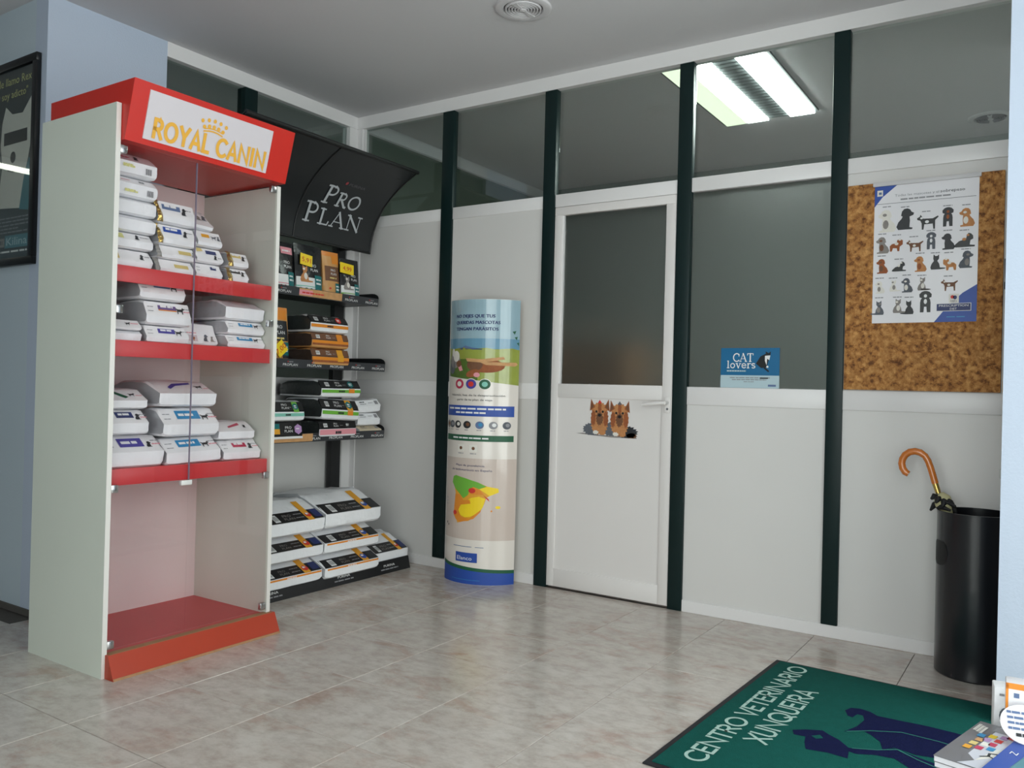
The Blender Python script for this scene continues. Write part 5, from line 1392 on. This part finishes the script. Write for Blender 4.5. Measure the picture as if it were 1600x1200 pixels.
# local u runs along the lettering backwards: x axis of the mat points towards -y, y axis towards +x
MW, MD = 1.152, .90
pbox('rubber_border', mt, 'mat_rubber', 0, 0, .0005, MW, MD, .005, r=.002)
pbox('carpet', mt, 'mat_green', .020, .020, .004, MW-.020, MD-.020, .009, r=.002)
ang = radians(-90-2.39); ca, sa = cos(ang), sin(ang)
def loc(x, y):
    dx, dy = x-2.78, y+.457
    return (dx*ca+dy*sa, -dx*sa+dy*ca)
def matfn(u, v):
    return Vector((u, v, .009)), Vector((0, 0, 1))
def line2(a, b):
    (u0, v0), (u1, v1) = loc(*a), loc(*b)
    return u0, v0, math.hypot(u1-u0, v1-v0), math.atan2(v1-v0, u1-u0)
P = Print(matfn, .0006, .0004)
u0, v0, wd, ro = line2((2.874, -1.522), (2.913, -.515))
P.strokes('CENTRO VETERINARIO', u0, v0, .060, .0105, 'mat_letter', SANS, width=wd, rot=ro, gap=.10)
u0, v0, wd, ro = line2((2.984, -1.292), (3.004, -.752))
P.strokes('XUNQUEIRA', u0, v0, .066, .0105, 'mat_letter', SANS, width=wd, rot=ro, gap=.10)
P.build('lettering', mt)
P = Print(matfn, .0004, .0004)
body = [(3.117, -.86), (3.129, -.825), (3.157, -.814), (3.189, -.824), (3.214, -.846), (3.292, -.843), (3.361, -.839), (3.435, -.844), (3.55, -.86), (3.56, -1.0), (3.437, -.98), (3.415, -1.083), (3.361, -1.095), (3.301, -1.08), (3.274, -1.115), (3.258, -1.06), (3.224, -1.021), (3.2, -1.005), (3.152, -1.046), (3.177, -.977), (3.186, -.911), (3.175, -.871), (3.157, -.872), (3.15, -.91), (3.134, -.903)]
head = [(3.019, -1.131), (3.051, -1.102), (3.096, -1.078), (3.118, -1.097), (3.154, -1.121), (3.19, -1.163), (3.227, -1.146), (3.269, -1.124), (3.302, -1.085), (3.356, -1.105), (3.42, -1.127), (3.56, -1.15), (3.56, -1.26), (3.425, -1.169), (3.363, -1.206), (3.313, -1.16), (3.263, -1.168), (3.216, -1.194), (3.195, -1.189), (3.203, -1.242), (3.193, -1.24), (3.146, -1.236), (3.088, -1.249), (3.072, -1.2), (3.065, -1.158), (3.031, -1.162)]
for sh in (body, head):
    P.poly([loc(*q) for q in sh][::-1], 'mat_navy', 1)
P.poly([loc(*q) for q in ((3.078, -1.142), (3.098, -1.118), (3.112, -1.138), (3.096, -1.156))][::-1], 'mat_green', 2)
P.ribbon([loc(*q) for q in ((3.16, -1.04), (3.22, -.99), (3.30, -.945), (3.40, -.95), (3.50, -.97))], .005, 'mat_green_line', 3)
P.ribbon([loc(*q) for q in ((3.20, -1.16), (3.26, -1.13), (3.31, -1.09), (3.37, -1.13), (3.5, -1.19))], .005, 'mat_green_line', 3)
P.build('dog_figure', mt)

# ================================================================== BIN AND UMBRELLA
bx, by, br, bh = 3.432, -.142, .135, .616
bn = thing('waste_bin', 'tall glossy black cylindrical bin used as umbrella stand by pillar', 'bin', (bx, by, 0))
one('barrel', lambda b: b.lathe([(.001, .004), (br-.006, .0), (br, .006), (br, .60), (br+.001, bh), (br-.005, bh), (br-.006, .02), (.001, .014)], 0, 0, 'plastic_black', 56), bn, smooth=40)
def hole(b):
    c = math.atan2(-.42, -1)    # direction of the grip recess, seen from the room's middle
    pts = []
    for k in range(20):
        q = 2*pi*k/20
        a = c+.36*cos(q)*(1 if abs(cos(q)) < .9 else .95); zz = .458+.046*math.copysign(abs(sin(q))**.6, sin(q))
        pts.append(((br+.0012)*cos(a), (br+.0012)*sin(a), zz))
    b.face(pts, 'plastic_hole')
def hole2(b):
    c = radians(-152); n = 10
    for i in range(n):
        a0 = c-.40+.80*i/n; a1 = c-.40+.80*(i+1)/n
        def hh(a):
            return .047*max(0, 1-abs((a-c)/.40)**3.2)**.5
        R_ = br+.0015
        b.face([(R_*cos(a0), R_*sin(a0), .458-hh(a0)), (R_*cos(a1), R_*sin(a1), .458-hh(a1)), (R_*cos(a1), R_*sin(a1), .458+hh(a1)), (R_*cos(a0), R_*sin(a0), .458+hh(a0))], 'plastic_hole')
one('grip_recess', hole2, bn)
um = thing('umbrella', 'folded umbrella with curved varnished wooden handle leaning in black bin', 'umbrella', (3.40, -.15, .03))
def U(x, z, y=-.15):
    return (x-3.40, y+.15, z-.03)
one('shaft', lambda b: b.tube([U(3.455, .05), U(3.299, .69)], .005, 'chrome', 8), um, smooth=50)
one('folded_canopy', lambda b: b.tube([U(3.452, .075), U(3.43, .16), U(3.388, .34), U(3.350, .50), U(3.334, .575), U(3.329, .612), U(3.320, .636), U(3.313, .660), U(3.306, .678)], [.010, .020, .026, .026, .022, .022, .032, .030, .012], 'umbrella_cloth', 14), um, smooth=60)
def cuff(b):
    r = random.Random(3)
    for k in range(9):
        a = k*.7; c = Vector(U(3.318, .642)); d = Vector((cos(a)*.026, sin(a)*.028, r.uniform(-.02, .018)))
        b.tube([c+d*.6+Vector((0, 0, .012)), c+d*1.3, c+d*1.7+Vector((.01*r.uniform(-1, 1), 0, -.02))], [.008, .012, .004], 'strap_black', 7)
    b.tube([U(3.300, .655), U(3.325, .652, -.184), U(3.362, .636, -.188)], [.010, .009, .004], 'strap_black', 8)
    b.tube([U(3.302, .625), U(3.318, .628, -.186), U(3.348, .618, -.19)], [.012, .010, .004], 'strap_black', 8)
one('gathered_ribs', cuff, um, smooth=50)
one('tie_strap', lambda b: b.bbox(*U(3.328, .598, -.190), *U(3.344, .612, -.186), 'umbrella_cloth', r=.001), um)
one('ferrule', lambda b: b.tube([U(3.300, .676), U(3.287, .716)], [.0100, .0120], 'brass', 14), um, smooth=50)
hpt = [(3.288, .713), (3.280, .742), (3.270, .775), (3.261, .800), (3.250, .818), (3.233, .830), (3.214, .834), (3.195, .830), (3.179, .818), (3.170, .801), (3.167, .783), (3.171, .764), (3.181, .749), (3.193, .742)]
one('crook_handle', lambda b: b.tube([U(*q) for q in hpt], [.0128]*5+[.0138]*8+[.0120], 'varnished_cane', 14), um, smooth=60)

# ================================================================== LOW TABLE WITH PRINTED MATTER
tb_ = thing('low_table', 'low dark side table under the magazines by the entrance', 'table', (3.95, -2.3, 0))
pbox('tabletop', tb_, 'table_dark', -.335, -.34, .395, .35, .315, .42, r=.003)
for sx in (-.27, .31):
    for sy in (-.30, .275):
        pbox('leg', tb_, 'table_dark', sx, sy, 0, sx+.04, sy+.04, .395)
ZT = .42
e1 = Vector((.24, .97, 0)).normalized(); e2 = Vector((e1.y, -e1.x, 0))
def magazine(label, z, h, dx=0, dr=0.0, deco=None, cover='cover_grey', corner=(3.535, -2.295), short=.212, lng=.297):
    a = math.atan2(e1.y, e1.x)+dr
    t = thing('magazine', label, 'magazine', (corner[0]+dx, corner[1], z), a, 'magazines on the low table')
    pbox('pages', t, 'page_white', .001, -lng+.001, .0, short-.001, -.001, h-.0006)
    pbox('cover', t, cover, 0, -lng, h-.0006, short, 0, h)
    if deco:
        P = Print(flat((0, 0, h), (0, -1, 0), (1, 0, 0)), .0004, .0003)
        deco(P, lng, short)
        P.build('print', t)
    return t
for k in range(6):
    magazine(['white edged magazine at the very bottom of the stack', 'second magazine from the bottom of the stack', 'third magazine from the bottom of the stack', 'fourth magazine from the bottom of the stack', 'third magazine from the top of the stack', 'second magazine from the top of the stack'][k], ZT+.0085*k, .008, dx=[.004, .001, .005, .002, .004, .001][k], dr=[0, .02, -.015, .01, -.01, .012][k])
def cover1(P, w, h):
    # u runs along the long side, v along the short side away from the viewer
    P.rect(.034, .002, w-.002, h-.002, 'cover_pale', 0)
    P.poly([(.034, .002), (.05, .03), (.034, .05)], 'cover_grey', 1)
    P.poly([(.05, .03), (.075, .075), (.10, .05), (.12, .09), (.09, .12), (.06, .10)], 'fur_pale', 1); P.ribbon([(.052, .052), (.060, .062), (.058, .074), (.068, .080)], .004, 'dark_ink', 2); P.ribbon([(.060, .062), (.070, .058)], .003, 'dark_ink', 2)
    for k, m in enumerate(('amber_ink', 'palegold_ink', 'tan_ink', 'sky_ink', 'crimson_ink', 'fur_pale', 'lilac_ink', 'yellow_ink', 'sky_ink', 'crimson_ink', 'red_ink', 'lilac_ink')):
        uu = .018+.013*(k//4)+.002*(k % 3); vv = .070+.022*(k % 4)+.008*(k//4)
        P.rect(uu, vv, uu+.011, vv+.016, m, 2)
    for k in range(3):
        P.greek(.004+.006*k, .16-.004*k, .005, .036, 'fur_pale', 1, k, 1)
    P.rect(.030, .178, .052, .202, 'grey_ink', 1)
    P.rect(.056, .160, .088, .196, 'red_ink', 2); P.greek(.062, .174, .02, .010, 'white_ink', 3, 4, 2)
magazine('grey edged magazine with coloured squares lying on the straight stack', ZT+.051, .009, deco=cover1)
def cover2(P, w, h):
    P.poly([(.0, .0), (.026, .0), (.034, h), (.0, h)], 'blue_ink', 1)
    P.poly([(.026, .0), (w, .0), (w, h), (.034, h)], 'poster_teal', 0)
    P.ell(.07, .15, .03, .03, 'tan_ink', 2); P.ell(.10, .11, .05, .035, 'fur_pale', 1); P.text('N', .016, .10, .012, 'white_ink', .5, 3)
magazine('magazine with a blue spine band and picture lying over the grey edged one', ZT+.060, .006, deco=cover2, cover='cover_pale', corner=(3.601, -2.328))
# folded leaflets and boxes behind the magazines
bxo = thing('leaflet_box', 'white leaflet box with a dark oval mark behind the magazines', 'box', (3.655, -2.025, ZT), radians(8))
one('carton', lambda b: b.bbox(-.055, -.022, 0, .06, .022, .114, 'bag_white', r=.002), bxo, smooth=40)
P = Print(flat((-.055, -.022, 0), (1, 0, 0), (0, 0, 1)), .0005)
P.ell(.02, .065, .012, .016, 'fur_grey', 1, 14); P.greek(.008, .1, .03, .004, 'grey_ink', 1, 2, 3)
P.build('print', bxo)
ob = thing('leaflet_holder', 'orange edged white leaflet box standing in front of white carton', 'box', (3.674, -2.085, ZT+.0), radians(4))
one('carton', lambda b: b.bbox(-.052, -.02, 0, .07, .02, .142, 'paper_white', r=.002), ob, smooth=40)
P = Print(flat((-.052, -.02, 0), (1, 0, 0), (0, 0, 1)), .0006)
P.rect(.0, .132, .122, .142, 'orange_ink', 0); P.rect(.0, .0, .004, .142, 'orange_ink', 0); P.rect(.012, .118, .020, .126, 'slate_ink', 1); P.ell(.042, .078, .018, .009, 'lilac_ink', 1, 14)
P.build('print', ob)
ds = thing('round_leaflet', 'round white printed leaflet leaning on the orange edged box', 'leaflet', (3.660, -2.182, ZT+.067))
ds.rotation_euler = (radians(38), 0, radians(10))
one('paper_disc', lambda b: b.lathe([(.001, 0), (.037, 0), (.037, .0015), (.001, .0015)], 0, .037, 'paper_white', 32), ds)
P = Print(flat((0, .037, .0015), (1, 0, 0), (0, 1, 0)), .0005)
for k in range(4):
    P.greek(-.026, .018-.010*k, .050-.006*abs(k-1), .0045, 'slate_ink', 1, k, 4)
P.greek(-.016, -.024, .03, .006, 'dark_ink', 1, 3, 3)
P.build('print', ds)
